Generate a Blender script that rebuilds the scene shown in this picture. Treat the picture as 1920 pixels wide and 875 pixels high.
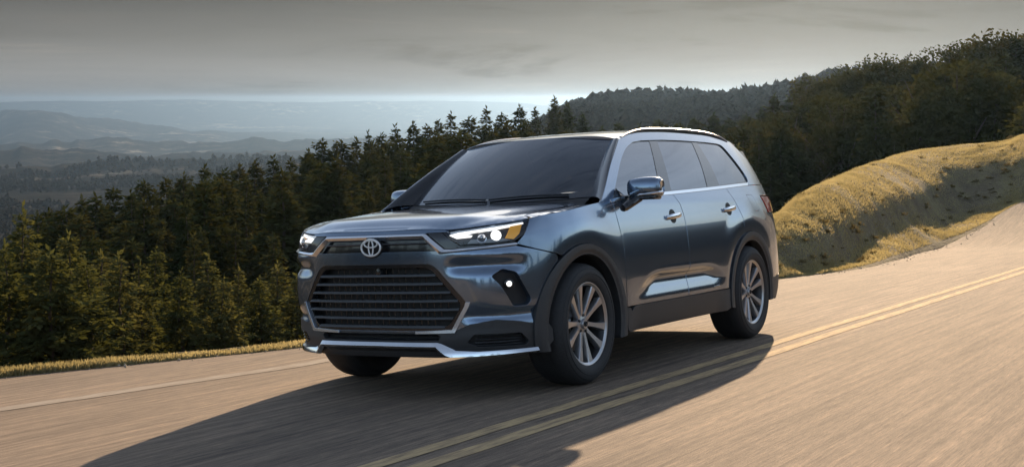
import bpy, math, random
import numpy as np
from mathutils import Matrix, Vector
from mathutils.geometry import delaunay_2d_cdt

for o in list(bpy.data.objects):
    bpy.data.objects.remove(o)
scene = bpy.context.scene
COL = scene.collection
R = math.radians

# ------------------------------------------------------------------ camera
cam_d = bpy.data.cameras.new('camera')
cam = bpy.data.objects.new('camera', cam_d)
COL.objects.link(cam)
CAM = Vector((0.323, -8.446, 1.908))
cam.location = CAM
cam.rotation_euler = (R(90 - 6.08), 0, 0)
cam_d.sensor_width = 36.0
cam_d.lens = 2342.65 / 1920 * 36.0
cam_d.clip_start = 0.05
cam_d.clip_end = 40000
scene.camera = cam

# ------------------------------------------------------------------ sky and sun
# direction towards the sun, in world axes (x right, y away from the camera, z up)
SUN_AZ, SUN_EL = R(13.5), R(17.0)
sun_dir = Vector((math.sin(SUN_AZ) * math.cos(SUN_EL), math.cos(SUN_AZ) * math.cos(SUN_EL), math.sin(SUN_EL)))
world = bpy.data.worlds.new('World')
scene.world = world
world.use_nodes = True
wt = world.node_tree
wt.nodes.clear()


def N(tree, kind, **kw):
    n = tree.nodes.new(kind)
    for k, v in kw.items():
        if k in n.inputs.keys() if isinstance(k, str) else False:
            n.inputs[k].default_value = v
        else:
            setattr(n, k, v)
    return n


def L(tree, a, ao, b, bi):
    tree.links.new(a.outputs[ao], b.inputs[bi])


def ramp(tree, stops, interp='EASE'):
    n = tree.nodes.new('ShaderNodeValToRGB')
    n.color_ramp.interpolation = interp
    el = n.color_ramp.elements
    while len(el) < len(stops):
        el.new(0.5)
    for e, (p, c) in zip(el, stops):
        e.position = p
        e.color = c if len(c) == 4 else (*c, 1)
    return n


SKY_STRENGTH = 0.115
HAZE = 1.15e-4
sky = N(wt, 'ShaderNodeTexSky', sky_type='NISHITA')
sky.sun_disc = False
sky.sun_elevation = SUN_EL
sky.sun_rotation = SUN_AZ
sky.altitude = 300
sky.air_density = 1.0
sky.dust_density = 1.0
sky.ozone_density = 1.6
tc = N(wt, 'ShaderNodeTexCoord')
sep = N(wt, 'ShaderNodeSeparateXYZ')
L(wt, tc, 'Generated', sep, 0)
# made-up bank of grey stratus, kept ahead of the camera, darkening upward like a graded overlay, thinning to broken cloud higher up; long streaks in it
mp = N(wt, 'ShaderNodeMapping')
mp.inputs['Scale'].default_value = (1.0, 1.0, 9.0)
mp.inputs['Location'].default_value = (1.35, 0.4, 0.6)
L(wt, tc, 'Generated', mp, 0)
n1 = N(wt, 'ShaderNodeTexNoise')
n1.inputs['Scale'].default_value = 3.4
n1.inputs['Detail'].default_value = 8
n1.inputs['Roughness'].default_value = 0.58
n1.inputs['Distortion'].default_value = 0.5
L(wt, mp, 0, n1, 'Vector')
cov = ramp(wt, [(0.36, (0.62, .60, .58)), (0.46, (0.97, .97, .97)), (0.56, (1.05, 1.05, 1.05)), (0.70, (1.38, 1.30, 1.24))])
L(wt, n1, 'Fac', cov, 0)
zc = N(wt, 'ShaderNodeMath', operation='MAXIMUM')
zc.inputs[1].default_value = 0.0
L(wt, sep, 'Z', zc, 0)
deck = ramp(wt, [(0.0, (0.62, 0.63, 0.64)), (0.012, (0.80, 0.81, 0.81)), (0.022, (0.84, 0.84, 0.83)), (0.045, (0.58, 0.567, 0.545)), (0.085, (0.225, 0.212, 0.196)), (0.16, (0.30, 0.295, 0.285)), (0.32, (1.2, 1.25, 1.3)), (1.0, (1.2, 1.3, 1.45))], 'LINEAR')
L(wt, zc, 0, deck, 0)
# away from that bank the unseen low sky is brightened to light the car's sides
deck2 = ramp(wt, [(0.0, (2.5, 2.62, 2.75)), (0.25, (2.3, 2.5, 2.75)), (0.6, (0.95, 1.06, 1.22)), (1.0, (0.80, 0.90, 1.08))], 'LINEAR')
L(wt, zc, 0, deck2, 0)
ahead = N(wt, 'ShaderNodeMapRange', interpolation_type='SMOOTHSTEP')
ahead.inputs['From Min'].default_value = 0.45
ahead.inputs['From Max'].default_value = 0.82
L(wt, sep, 'Y', ahead, 'Value')
deckm = N(wt, 'ShaderNodeMix', data_type='RGBA')
L(wt, ahead, 0, deckm, 'Factor')
L(wt, deck2, 0, deckm, 'A')
L(wt, deck, 0, deckm, 'B')
veil = N(wt, 'ShaderNodeMix', data_type='RGBA')
veil.blend_type = 'MULTIPLY'
veil.inputs['Factor'].default_value = 1.0
L(wt, deckm, 'Result', veil, 'A')
L(wt, cov, 0, veil, 'B')
fac = ramp(wt, [(0.0, (0.991,) * 3), (0.12, (0.986,) * 3), (0.30, (0.60,) * 3), (1.0, (0.65,) * 3)], 'LINEAR')
L(wt, zc, 0, fac, 0)
fac2 = ramp(wt, [(0.0, (0.60,) * 3), (0.15, (0.35,) * 3), (0.40, (0.55,) * 3), (1.0, (0.70,) * 3)], 'LINEAR')
L(wt, zc, 0, fac2, 0)
facm = N(wt, 'ShaderNodeMix', data_type='RGBA')
L(wt, ahead, 0, facm, 'Factor')
L(wt, fac2, 0, facm, 'A')
L(wt, fac, 0, facm, 'B')
mixs = N(wt, 'ShaderNodeMix', data_type='RGBA')
L(wt, facm, 'Result', mixs, 'Factor')
desat = N(wt, 'ShaderNodeHueSaturation')
desat.inputs['Saturation'].default_value = 1.0
L(wt, sky, 0, desat, 'Color')
L(wt, desat, 0, mixs, 'A')
L(wt, veil, 'Result', mixs, 'B')
bg = N(wt, 'ShaderNodeBackground')
bg.inputs['Strength'].default_value = SKY_STRENGTH
L(wt, mixs, 'Result', bg, 'Color')
wo = N(wt, 'ShaderNodeOutputWorld')
L(wt, bg, 0, wo, 'Surface')

sun_d = bpy.data.lights.new('sun', 'SUN')
sun_d.energy = 3.8
sun_d.angle = R(0.53)
sun_d.color = (1.0, 0.74, 0.48)
sun = bpy.data.objects.new('sun', sun_d)
COL.objects.link(sun)
sun.rotation_euler = sun_dir.to_track_quat('Z', 'Y').to_euler()
sun.location = (20, 60, 40)

scene.view_settings.view_transform = 'Standard'
scene.view_settings.look = 'None'
scene.view_settings.exposure = 1.5
scene.view_settings.gamma = 1.0
scene.render.engine = 'CYCLES'
scene.cycles.use_denoising = True
scene.cycles.max_bounces = 8
scene.cycles.transparent_max_bounces = 12
scene.cycles.volume_bounces = 0

# ------------------------------------------------------------------ helpers
# the road lies on a slope: car/road axes (x forward, y to the driver's side, z up from the road) in world axes
CARM = np.array([[-0.52472570, 0.85040557, -0.03838374],
                 [-0.84916850, -0.51968, 0.09377533],
                 [0.05979789, 0.0818, 0.99485319]])
for _ in range(3):   # orthonormalise
    CARM = 1.5 * CARM - 0.5 * CARM @ CARM.T @ CARM


def to_world(P):
    return np.asarray(P, float) @ CARM.T


CAR_C = CARM.T @ np.array(CAM)


def set_tags(o, label=None, category=None, group=None, kind=None):
    if label: o['label'] = label
    if category: o['category'] = category
    if group: o['group'] = group
    if kind: o['kind'] = kind
    return o


def mesh_from(name, V, F, mat=None, smooth=True, normals=None):
    """V (n,3), F list/array of faces (triangles or quads)"""
    me = bpy.data.meshes.new(name)
    V = np.asarray(V, np.float32)
    if isinstance(F, np.ndarray):
        k = F.shape[1]
        me.vertices.add(len(V))
        me.vertices.foreach_set('co', V.ravel())
        me.loops.add(F.size)
        me.loops.foreach_set('vertex_index', F.astype(np.int32).ravel())
        me.polygons.add(len(F))
        me.polygons.foreach_set('loop_start', np.arange(0, F.size, k, dtype=np.int32))
        me.polygons.foreach_set('loop_total', np.full(len(F), k, np.int32))
        me.update(calc_edges=True)
    else:
        me.from_pydata([tuple(map(float, v)) for v in V], [], [tuple(int(q) for q in f) for f in F])
        me.update()
    me.polygons.foreach_set('use_smooth', np.full(len(me.polygons), bool(smooth)))
    if normals is not None:
        me.normals_split_custom_set_from_vertices([tuple(map(float, n)) for n in normals])
    if mat:
        me.materials.append(mat)
    return me


def add(name, me, parent=None, loc=None):
    o = bpy.data.objects.new(name, me)
    COL.objects.link(o)
    if parent is not None:
        o.parent = parent
    if loc is not None:
        o.location = loc
    return o


def empty(name, parent=None, loc=(0, 0, 0)):
    o = bpy.data.objects.new(name, None)
    o.empty_display_size = 0.2
    COL.objects.link(o)
    if parent is not None:
        o.parent = parent
    o.location = loc
    return o


class MB:
    """collects simple solids for one mesh"""
    def __init__(self):
        self.V, self.F = [], []

    def quads(self, P, nu, nv, closed_u=False, flip=False):
        b = len(self.V)
        self.V += [tuple(p) for p in P]
        for i in range(nu if closed_u else nu - 1):
            for j in range(nv - 1):
                a, c = i, (i + 1) % nu
                f = (b + a * nv + j, b + c * nv + j, b + c * nv + j + 1, b + a * nv + j + 1)
                self.F.append(f[::-1] if flip else f)
        return b

    def fan(self, ids, flip=False):
        self.F.append(tuple(ids[::-1]) if flip else tuple(ids))

    def tube(self, pts, rad, n=10, caps=True, squash=None):
        pts = [np.array(p, float) for p in pts]
        rad = [rad] * len(pts) if np.isscalar(rad) else rad
        up = np.array([0, 0, 1.0])
        rings = []
        b = len(self.V)
        pv = None
        for i, p in enumerate(pts):
            t = pts[min(i + 1, len(pts) - 1)] - pts[max(i - 1, 0)]
            t /= np.linalg.norm(t) + 1e-12
            a = up if abs(t[2]) < 0.95 else np.array([1.0, 0, 0])
            if pv is not None:
                a = pv
            s = np.cross(t, a); s /= np.linalg.norm(s) + 1e-12
            q = np.cross(s, t)
            pv = q
            for k in range(n):
                th = 2 * math.pi * k / n
                sq = squash if squash else (1, 1)
                self.V.append(tuple(p + rad[i] * (sq[0] * math.cos(th) * s + sq[1] * math.sin(th) * q)))
        for i in range(len(pts) - 1):
            for k in range(n):
                k2 = (k + 1) % n
                self.F.append((b + i * n + k, b + i * n + k2, b + (i + 1) * n + k2, b + (i + 1) * n + k))
        if caps:
            self.F.append(tuple(b + k for k in range(n))[::-1])
            e = b + (len(pts) - 1) * n
            self.F.append(tuple(e + k for k in range(n)))
        return self

    def lathe_y(self, prof, n=48, center=(0, 0, 0)):
        """prof = list of (radius, y); axis = y"""
        b = len(self.V)
        m = len(prof)
        for k in range(n):
            th = 2 * math.pi * k / n
            for r, y in prof:
                self.V.append((center[0] + r * math.cos(th), center[1] + y, center[2] + r * math.sin(th)))
        for k in range(n):
            k2 = (k + 1) % n
            for j in range(m - 1):
                self.F.append((b + k * m + j, b + k2 * m + j, b + k2 * m + j + 1, b + k * m + j + 1))
        return self

    def box(self, c, s, rot=None):
        c = np.array(c, float)
        b = len(self.V)
        for dx in (-.5, .5):
            for dy in (-.5, .5):
                for dz in (-.5, .5):
                    v = np.array([dx * s[0], dy * s[1], dz * s[2]])
                    if rot is not None:
                        v = rot @ v
                    self.V.append(tuple(c + v))
        for f in ((0, 1, 3, 2), (4, 6, 7, 5), (0, 4, 5, 1), (2, 3, 7, 6), (0, 2, 6, 4), (1, 5, 7, 3)):
            self.F.append(tuple(b + q for q in f))
        return self

    def obj(self, name, mat, parent=None, smooth=True, bevel=0, loc=None, sharp=35, subsurf=0):
        me = mesh_from(name, self.V, self.F, mat, smooth)
        o = add(name, me, parent, loc)
        if bevel:
            m = o.modifiers.new('bevel', 'BEVEL')
            m.width = bevel
            m.segments = 3
            m.limit_method = 'ANGLE'
            m.angle_limit = R(40)
        if subsurf:
            m = o.modifiers.new('sub', 'SUBSURF')
            m.levels = m.render_levels = subsurf
        if smooth and sharp:
            try:
                me.set_sharp_from_angle(angle=R(sharp))
            except Exception:
                pass
        return o


# ------------------------------------------------------------------ materials
def new_mat(name):
    m = bpy.data.materials.new(name)
    m.use_nodes = True
    t = m.node_tree
    b = t.nodes['Principled BSDF']
    return m, t, b


def simple(name, col, rough=0.5, metal=0.0, coat=0.0, spec=0.5, noise=0.0, nscale=40, bump=0.0, emis=None, estr=0):
    m, t, b = new_mat(name)
    b.inputs['Base Color'].default_value = (*col, 1)
    b.inputs['Roughness'].default_value = rough
    b.inputs['Metallic'].default_value = metal
    b.inputs['Coat Weight'].default_value = coat
    b.inputs['Specular IOR Level'].default_value = spec
    if noise or bump:
        c = N(t, 'ShaderNodeTexCoord')
        n = N(t, 'ShaderNodeTexNoise')
        n.inputs['Scale'].default_value = nscale
        n.inputs['Detail'].default_value = 4
        L(t, c, 'Object', n, 'Vector')
        if noise:
            r = ramp(t, [(0.3, tuple(q * (1 - noise) for q in col)), (0.7, tuple(min(1, q * (1 + noise)) for q in col))], 'LINEAR')
            L(t, n, 'Fac', r, 0)
            L(t, r, 0, b, 'Base Color')
        if bump:
            bp = N(t, 'ShaderNodeBump')
            bp.inputs['Strength'].default_value = bump
            bp.inputs['Distance'].default_value = 0.002
            L(t, n, 'Fac', bp, 'Height')
            L(t, bp, 0, b, 'Normal')
    if emis:
        b.inputs['Emission Color'].default_value = (*emis, 1)
        b.inputs['Emission Strength'].default_value = estr
    return m


def make_paint():
    m, t, b = new_mat('slate_blue_metallic_paint')
    c = N(t, 'ShaderNodeTexCoord')
    n = N(t, 'ShaderNodeTexNoise')
    n.inputs['Scale'].default_value = 900
    L(t, c, 'Object', n, 'Vector')
    r = ramp(t, [(0.35, (0.125, 0.174, 0.245)), (0.65, (0.156, 0.215, 0.298))], 'LINEAR')
    L(t, n, 'Fac', r, 0)
    L(t, r, 0, b, 'Base Color')
    b.inputs['Metallic'].default_value = 0.85
    b.inputs['Roughness'].default_value = 0.17
    b.inputs['Coat Weight'].default_value = 1.0
    b.inputs['Coat Roughness'].default_value = 0.025
    b.inputs['Coat IOR'].default_value = 1.6
    return m


def make_glass(name, tint, ior, rough=0.0):
    m = bpy.data.materials.new(name)
    m.use_nodes = True
    t = m.node_tree
    t.nodes.clear()
    out = N(t, 'ShaderNodeOutputMaterial')
    mix = N(t, 'ShaderNodeMixShader')
    tr = N(t, 'ShaderNodeBsdfTransparent')
    tr.inputs['Color'].default_value = (*tint, 1)
    gl = N(t, 'ShaderNodeBsdfGlossy')
    gl.inputs['Roughness'].default_value = rough
    gl.inputs['Color'].default_value = (0.92, 0.95, 1, 1)
    fr = N(t, 'ShaderNodeFresnel')
    fr.inputs['IOR'].default_value = ior
    L(t, fr, 0, mix, 0)
    L(t, tr, 0, mix, 1)
    L(t, gl, 0, mix, 2)
    L(t, mix, 0, out, 'Surface')
    return m


M_paint = make_paint()
M_black = simple('gloss_black_trim', (0.010, 0.011, 0.013), 0.16, coat=0.4)
M_clad = simple('grey_plastic_cladding', (0.030, 0.031, 0.033), 0.52, noise=0.15, nscale=600, bump=0.15)
M_dark = simple('matt_black_plastic', (0.008, 0.008, 0.009), 0.6)
M_chrome = simple('satin_chrome', (0.72, 0.74, 0.77), 0.14, metal=1.0)
M_silver = simple('brushed_silver', (0.50, 0.55, 0.62), 0.25, metal=0.9)
M_emblem = simple('bright_emblem_silver', (0.78, 0.79, 0.80), 0.3, metal=0.45)
M_rail = simple('satin_roof_rail', (0.30, 0.31, 0.33), 0.3, metal=0.9)
M_bar = simple('grille_bar_gunmetal', (0.20, 0.21, 0.22), 0.38, metal=0.5)
M_glass = make_glass('tinted_side_glass', (0.05, 0.055, 0.06), 2.7)
M_wind = make_glass('windscreen_glass', (0.10, 0.11, 0.12), 1.95)
M_clear = make_glass('lamp_lens_clear', (0.93, 0.94, 0.95), 1.45)
M_lamp = simple('lit_white_lamp', (0.9, 0.9, 0.9), 0.3, emis=(1.0, 0.96, 0.9), estr=.42)
M_lamphot = simple('lit_projector_lamp', (0.9, 0.9, 0.9), 0.3, emis=(1.0, 0.97, 0.92), estr=.6)
M_amber = simple('amber_reflector', (0.75, 0.36, 0.03), 0.2, metal=0.3, emis=(1.0, 0.5, 0.05), estr=0.05)
M_red = simple('red_tail_lamp', (0.45, 0.03, 0.02), 0.15, coat=1.0)
M_reflector = simple('lamp_reflector', (0.55, 0.55, 0.56), 0.18, metal=1.0, noise=0.3, nscale=60)
M_tyre = simple('tyre_rubber', (0.018, 0.018, 0.019), 0.72, noise=0.25, nscale=80)
M_rim = simple('machined_alloy', (0.47, 0.47, 0.48), 0.30, metal=0.85)
M_rimdark = simple('dark_alloy_pocket', (0.05, 0.05, 0.052), 0.45, metal=0.7)
M_disc = simple('brake_disc_steel', (0.22, 0.21, 0.20), 0.4, metal=1.0)
M_int = simple('dark_interior', (0.022, 0.021, 0.020), 0.8, noise=0.2)
M_under = simple('underbody_grey', (0.02, 0.02, 0.02), 0.9)

# ------------------------------------------------------------------ car body surface
# (s, z): arc length round the plan outline from the nose, height above the road
def cubic(xk,yk):
    xk=np.asarray(xk,float);yk=np.asarray(yk,float)
    # monotone-ish (pchip)
    h=np.diff(xk);d=np.diff(yk,axis=0)/(h if yk.ndim==1 else h[:,None])
    m=np.zeros_like(yk)
    m[1:-1]=(d[:-1]*(h[1:] if yk.ndim==1 else h[1:,None])+d[1:]*(h[:-1] if yk.ndim==1 else h[:-1,None]))/((h[1:]+h[:-1]) if yk.ndim==1 else (h[1:]+h[:-1])[:,None])
    m[0]=d[0];m[-1]=d[-1]
    def ev(x):
        x=np.clip(np.asarray(x,float),xk[0],xk[-1]);i=np.clip(np.searchsorted(xk,x)-1,0,len(xk)-2)
        t=(x-xk[i])/h[i];a=2*t**3-3*t**2+1;b=t**3-2*t**2+t;c=-2*t**3+3*t**2;e=t**3-t**2
        if yk.ndim==1: return a*yk[i]+b*h[i]*m[i]+c*yk[i+1]+e*h[i]*m[i+1]
        a,b,c,e,hh=[q[...,None] for q in (a,b,c,e,h[i])]
        return a*yk[i]+b*hh*m[i]+c*yk[i+1]+e*hh*m[i+1]
    return ev
PLAN=np.array([(.968,-.25),(.972,0),(.968,.25),(.95,.42),(.91,.56),(.84,.70),(.73,.815),(.58,.90),(.40,.95),(.15,.975),(-.2,.981),(-.8,.983),(-1.5,.983),(-2.2,.983),(-2.7,.98),(-3.1,.975),(-3.5,.957),(-3.8,.905),(-4.0,.80),(-4.1,.62),(-4.145,.3),(-4.155,0),(-4.145,-.3)])
KK=np.concatenate([[0],np.cumsum(np.linalg.norm(np.diff(PLAN,axis=0),axis=1))])
CV=cubic(KK,PLAN);TT=np.linspace(KK[1],KK[-2],4001);PP=CV(TT)
SS=np.concatenate([[0],np.cumsum(np.linalg.norm(np.diff(PP,axis=0),axis=1))])
TG=np.gradient(PP,SS,axis=0);TG[0]=(0,1);TG[-1]=(0,-1)
# smooth the normals
NN=np.stack([TG[:,1],-TG[:,0]],1)
ker=np.hanning(121);ker/=ker.sum()
for c in range(2):
    e=np.concatenate([ (NN[:60,c][::-1])*(1 if c==0 else -1), NN[:,c], (NN[-60:,c][::-1])*(1 if c==0 else -1)])
    NN[:,c]=np.convolve(e,ker,'valid')
NN/=np.linalg.norm(NN,axis=1)[:,None]
SMAX=SS[-1]
def plan(s):
    a=np.abs(s);g=np.where(np.asarray(s)<0,-1,1)
    x=np.interp(a,SS,PP[:,0]);y=np.interp(a,SS,PP[:,1])*g
    nx=np.interp(a,SS,NN[:,0]);ny=np.interp(a,SS,NN[:,1])*g
    return x,y,nx,ny
def s_of_y(y): # front part
    m=SS<1.5;return np.interp(y,PP[m,1],SS[m])
def s_of_x(x):
    return np.interp(-np.asarray(x),-PP[:,0],SS)
def smooth(a,b,x):
    t=np.clip((np.asarray(x,float)-a)/(b-a),0,1);return t*t*(3-2*t)
pf=cubic([.15,.22,.30,.36,.45,.60,.82,.90,.95,1.0,1.06,1.12],[-.13,-.09,-.03,-.012,-.010,-.004,.002,.002,.0,-.006,-.036,-.095])
def _g(z): return .935-.40*(z-1.17)-.28*(z-1.17)**2-.983
_zz=[1.17,1.24,1.32,1.40,1.48,1.56,1.64,1.72,1.78]
ps=cubic([.15,.22,.28,.36,.44,.495,.55,.615,.66,.72,.82,.86,.90,.96,1.02,1.07,1.12]+_zz,
        [-.08,-.05,-.026,-.011,-.003,.002,.004,.006,.007,.006,.0035,.001,-.0022,-.0085,-.017,-.026,-.0365]+[_g(z) for z in _zz])
scoop=cubic([.42,.45,.50,.55,.60,.63,.655,.68,.72],[0,0,-.003,-.016,-.031,-.030,-.012,-.001,0])
pr=cubic([.15,.25,.35,.5,.7,.9,1.05,1.2,1.35,1.5,1.6,1.68,1.75],[-.14,-.06,-.02,0,-.005,-.02,-.045,-.09,-.15,-.215,-.255,-.29,-.33])
def relief(s,z):
    x,y,nx,ny=plan(s);a=np.abs(s)
    w=smooth(.75,1.35,a);wr=smooth(SMAX-1.35,SMAX-.75,a)
    d=(1-w)*pf(z)+w*((1-wr)*ps(z)+wr*pr(z))
    d=d+.014*np.exp(-((a-.85)/.22)**2)*smooth(.25,.4,z)*(1-smooth(.75,.95,z))
    x0=-.57-np.clip(z-.50,0,.2)*2.0;x1=-2.40+np.clip(z-.56,0,.2)*2.2
    d=d+w*scoop(z)*smooth(0.,-.28,x-x0)*(1-smooth(.34,0.,x-x1))
    for cx in (0.,-2.949):
        r=np.hypot(x-cx,z-.394)
        fl=(1-smooth(.50,.80,r))*w
        d=d*(1-fl)+.004*fl
        d=d+.003*w*(1-smooth(.60,.80,r))*smooth(.50,.62,r)
    return d
def body(s,z,off=0.):
    x,y,nx,ny=plan(s);d=relief(s,z)+off
    return np.stack([x+nx*d,y+ny*d,np.asarray(z)+0*x],-1)


# ------------------------------------------------------------------ panels cut from a surface
def resample(poly, h):
    out = []
    n = len(poly)
    for i in range(n):
        a, b = np.array(poly[i], float), np.array(poly[(i + 1) % n], float)
        k = max(1, int(math.ceil(np.linalg.norm(b - a) / h)))
        for j in range(k):
            out.append(a + (b - a) * j / k)
    return np.array(out)


def inside(P, poly):
    x, y = P[:, 0], P[:, 1]
    r = np.zeros(len(P), bool)
    a = poly
    b = np.roll(poly, -1, axis=0)
    for (x0, y0), (x1, y1) in zip(a, b):
        c = ((y0 > y) != (y1 > y))
        with np.errstate(divide='ignore', invalid='ignore'):
            r ^= c & (x < (x1 - x0) * (y - y0) / (y1 - y0 + 1e-30) + x0)
    return r


def dist_poly(P, poly):
    d = np.full(len(P), 1e9)
    for a, b in zip(poly, np.roll(poly, -1, axis=0)):
        e = b - a
        t = np.clip(((P - a) @ e) / (e @ e + 1e-30), 0, 1)
        d = np.minimum(d, np.hypot(*(P - a - t[:, None] * e).T))
    return d


def spline(pts, n=6, closed=False):
    pts = [np.array(p, float) for p in pts]
    m = len(pts)
    out = []
    rng = range(m) if closed else range(m - 1)
    for i in rng:
        p1, p2 = pts[i], pts[(i + 1) % m]
        p0 = pts[(i - 1) % m] if closed or i > 0 else 2 * p1 - p2
        p3 = pts[(i + 2) % m] if closed or i + 2 < m else 2 * p2 - p1
        for j in range(n):
            t = j / n
            out.append(.5 * ((2 * p1) + (p2 - p0) * t + (2 * p0 - 5 * p1 + 4 * p2 - p3) * t * t + (3 * p1 - p0 - 3 * p2 + p3) * t ** 3))
    if not closed:
        out.append(pts[-1])
    return out


def rounded(poly, r, n=4):
    """round the corners of a polygon"""
    out = []
    m = len(poly)
    for i in range(m):
        p = np.array(poly[i], float)
        a = np.array(poly[i - 1], float) - p
        b = np.array(poly[(i + 1) % m], float) - p
        la, lb = np.linalg.norm(a), np.linalg.norm(b)
        k = min(r, .45 * la, .45 * lb)
        q0, q1 = p + a / la * k, p + b / lb * k
        for j in range(n + 1):
            t = j / n
            out.append((1 - t) ** 2 * q0 + 2 * t * (1 - t) * p + t * t * q1)
    return out


def panel_mesh(name, outer, holes=(), mapf=None, off=0.0, depth=0.02, h=0.03, mat=None, sign=1, offf=None):
    mapf = mapf or body
    o = resample(outer, h)
    hs = [resample(q, h) for q in holes]
    lo, hi = o.min(0), o.max(0)
    gx = np.arange(lo[0] + h / 2, hi[0], h)
    gy = np.arange(lo[1] + h / 2, hi[1], h)
    G = np.array(np.meshgrid(gx, gy)).reshape(2, -1).T
    if len(G):
        keep = inside(G, o) & (dist_poly(G, o) > .45 * h)
        for q in hs:
            keep &= ~inside(G, q) & (dist_poly(G, q) > .45 * h)
        G = G[keep]
    vs = list(o)
    ed = [(i, (i + 1) % len(o)) for i in range(len(o))]
    for q in hs:
        b = len(vs)
        vs += list(q)
        ed += [(b + i, b + (i + 1) % len(q)) for i in range(len(q))]
    vs += list(G)
    res = delaunay_2d_cdt([Vector((float(v[0]), float(v[1]))) for v in vs], ed, [], 0, 1e-6)
    V2 = np.array([(v.x, v.y) for v in res[0]])
    T = np.array([f for f in res[2]], int)
    cen = V2[T].mean(1)
    k = inside(cen, o)
    for q in hs:
        k &= ~inside(cen, q)
    T = T[k]
    A = V2[T[:, 1]] - V2[T[:, 0]]
    B = V2[T[:, 2]] - V2[T[:, 0]]
    cr = A[:, 0] * B[:, 1] - A[:, 1] * B[:, 0]
    T = T[np.abs(cr) > 1e-12]
    cr = cr[np.abs(cr) > 1e-12]
    T[cr < 0] = T[cr < 0][:, ::-1]

    def ev(a, b):
        f = off + (offf(a, b) if offf else 0)
        return mapf(a, b, f)
    e = 1e-3
    a, b = V2[:, 0], V2[:, 1]
    P = ev(a, b)
    n = np.cross(ev(a + e, b) - ev(a - e, b), ev(a, b + e) - ev(a, b - e))
    n /= np.linalg.norm(n, axis=1)[:, None] + 1e-12
    # boundary edges
    E = {}
    for t in T:
        for i in range(3):
            E[(t[i], t[(i + 1) % 3])] = 1
    bd = [(i, j) for (i, j) in E if (j, i) not in E]
    V = [P]
    NN_ = [n]
    F = [tuple(t) for t in T]
    base = len(P)
    if depth:
        ids = sorted({i for q in bd for i in q})
        ix = {v: c for c, v in enumerate(ids)}
        on = np.zeros((len(ids), 3))
        for i, j in bd:
            d = np.cross(P[j] - P[i], n[i])
            d /= np.linalg.norm(d) + 1e-12
            on[ix[i]] += d
            on[ix[j]] += d
        on /= np.linalg.norm(on, axis=1)[:, None] + 1e-12
        # a tiny rolled edge, then the return flange
        p0 = P[ids]
        p1 = p0 - n[ids] * .0035 + on * .0012
        p2 = P[ids] - n[ids] * depth
        m = len(ids)
        V += [p1, p2]
        NN_ += [on, on]
        for i, j in bd:
            i1, j1 = base + ix[i], base + ix[j]
            F.append((i, i1, j1, j))
            F.append((i1, i1 + m, j1 + m, j1))
    V = np.concatenate(V)
    NN_ = np.concatenate(NN_)
    if sign < 0:
        V = V * [1, -1, 1]
        NN_ = NN_ * [1, -1, 1]
        F = [f[::-1] for f in F]
    return mesh_from(name, V, F, mat, True, NN_)


def panel(name, parent, outer, mat, **kw):
    return add(name, panel_mesh(name, outer, mat=mat, **kw), parent)


def sx(pts):
    """side polygon given as (x, z) -> (s, z)"""
    return [(float(s_of_x(p[0])), p[1]) for p in pts]


def mir(half):
    """symmetric polygon: the half with s>0 given from the centre top round to the centre bottom"""
    return [tuple(p) for p in half] + [(-p[0], p[1]) for p in reversed(half) if p[0] > 1e-6]


car = empty('parked_suv')
car.name = 'suv'
M4 = Matrix([[*CARM[i], 0] for i in range(3)] + [[0, 0, 0, 1]])
car.matrix_world = M4
set_tags(car, 'dark slate blue SUV with black grille and lit headlamps on the road', 'car')

# ---- top surface (hood and fender tops)
_zb = cubic([0, .40, .53, .80, 1.05, 1.17, 1.45, 1.70, 1.95, 2.3], [1.047, 1.046, 1.040, 1.058, 1.083, 1.100, 1.125, 1.152, 1.176, 1.19])
_sB = np.linspace(0.0, 2.3, 900)
_B = body(_sB, _zb(_sB))
_Bx, _By, _Bz = _B[:, 0], _B[:, 1], _B[:, 2]
_o = np.argsort(_Bx)
XB0 = float(_Bx.max())
Hc = cubic([-.70, -.45, -.30, -.1, .2, .5, .75, .88, .93, XB0], [1.210, 1.208, 1.203, 1.194, 1.178, 1.155, 1.127, 1.099, 1.078, 1.046])


def top(x, y, off=0.):
    x = np.asarray(x, float)
    y = np.asarray(y, float)
    xx = np.minimum(x, XB0 - 1e-4)
    yB = np.interp(xx, _Bx[_o], _By[_o])
    zB = np.interp(xx, _Bx[_o], _Bz[_o])
    u = np.clip(np.abs(y) / np.maximum(yB, 1e-3), 0, 1.3)
    hc = Hc(xx)
    # raised centre plateau, a soft valley, then the fender crown; everything rolls down to the edge line
    yr = .47 + .16 * smooth(.9, -.4, xx)
    ramp_ = smooth(.0, .20, np.abs(y) - yr)
    z = hc - .020 * (np.abs(y) / .7) ** 2 - .016 * ramp_ * (1 - smooth(.82, 1.0, u))
    q = np.stack([np.ravel(x), np.ravel(np.abs(y))], -1)
    de = np.full(len(q), 9.0)
    zn = np.zeros(len(q))
    for c0 in range(0, len(q), 4000):
        dd = np.hypot(q[c0:c0 + 4000, 0, None] - _Bx[None], q[c0:c0 + 4000, 1, None] - _By[None])
        kk_ = dd.argmin(1)
        de[c0:c0 + 4000] = dd[np.arange(len(kk_)), kk_]
        zn[c0:c0 + 4000] = _Bz[kk_]
    de = de.reshape(x.shape)
    zn = zn.reshape(x.shape)
    w = np.clip(1 - de / .17, 0, 1) ** 2.0
    z = z * (1 - w) + zn * w
    return np.stack([x, y, z + off], -1)


def edge_pts(s0, s1, n, inset=0.0):
    s = np.linspace(s0, s1, n)
    p = body(s, _zb(s))
    x, y, nx, ny = plan(s)
    return [(float(a - nx_ * inset), float(b - ny_ * inset)) for a, b, nx_, ny_ in zip(p[:, 0], p[:, 1], nx, ny)]


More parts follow.
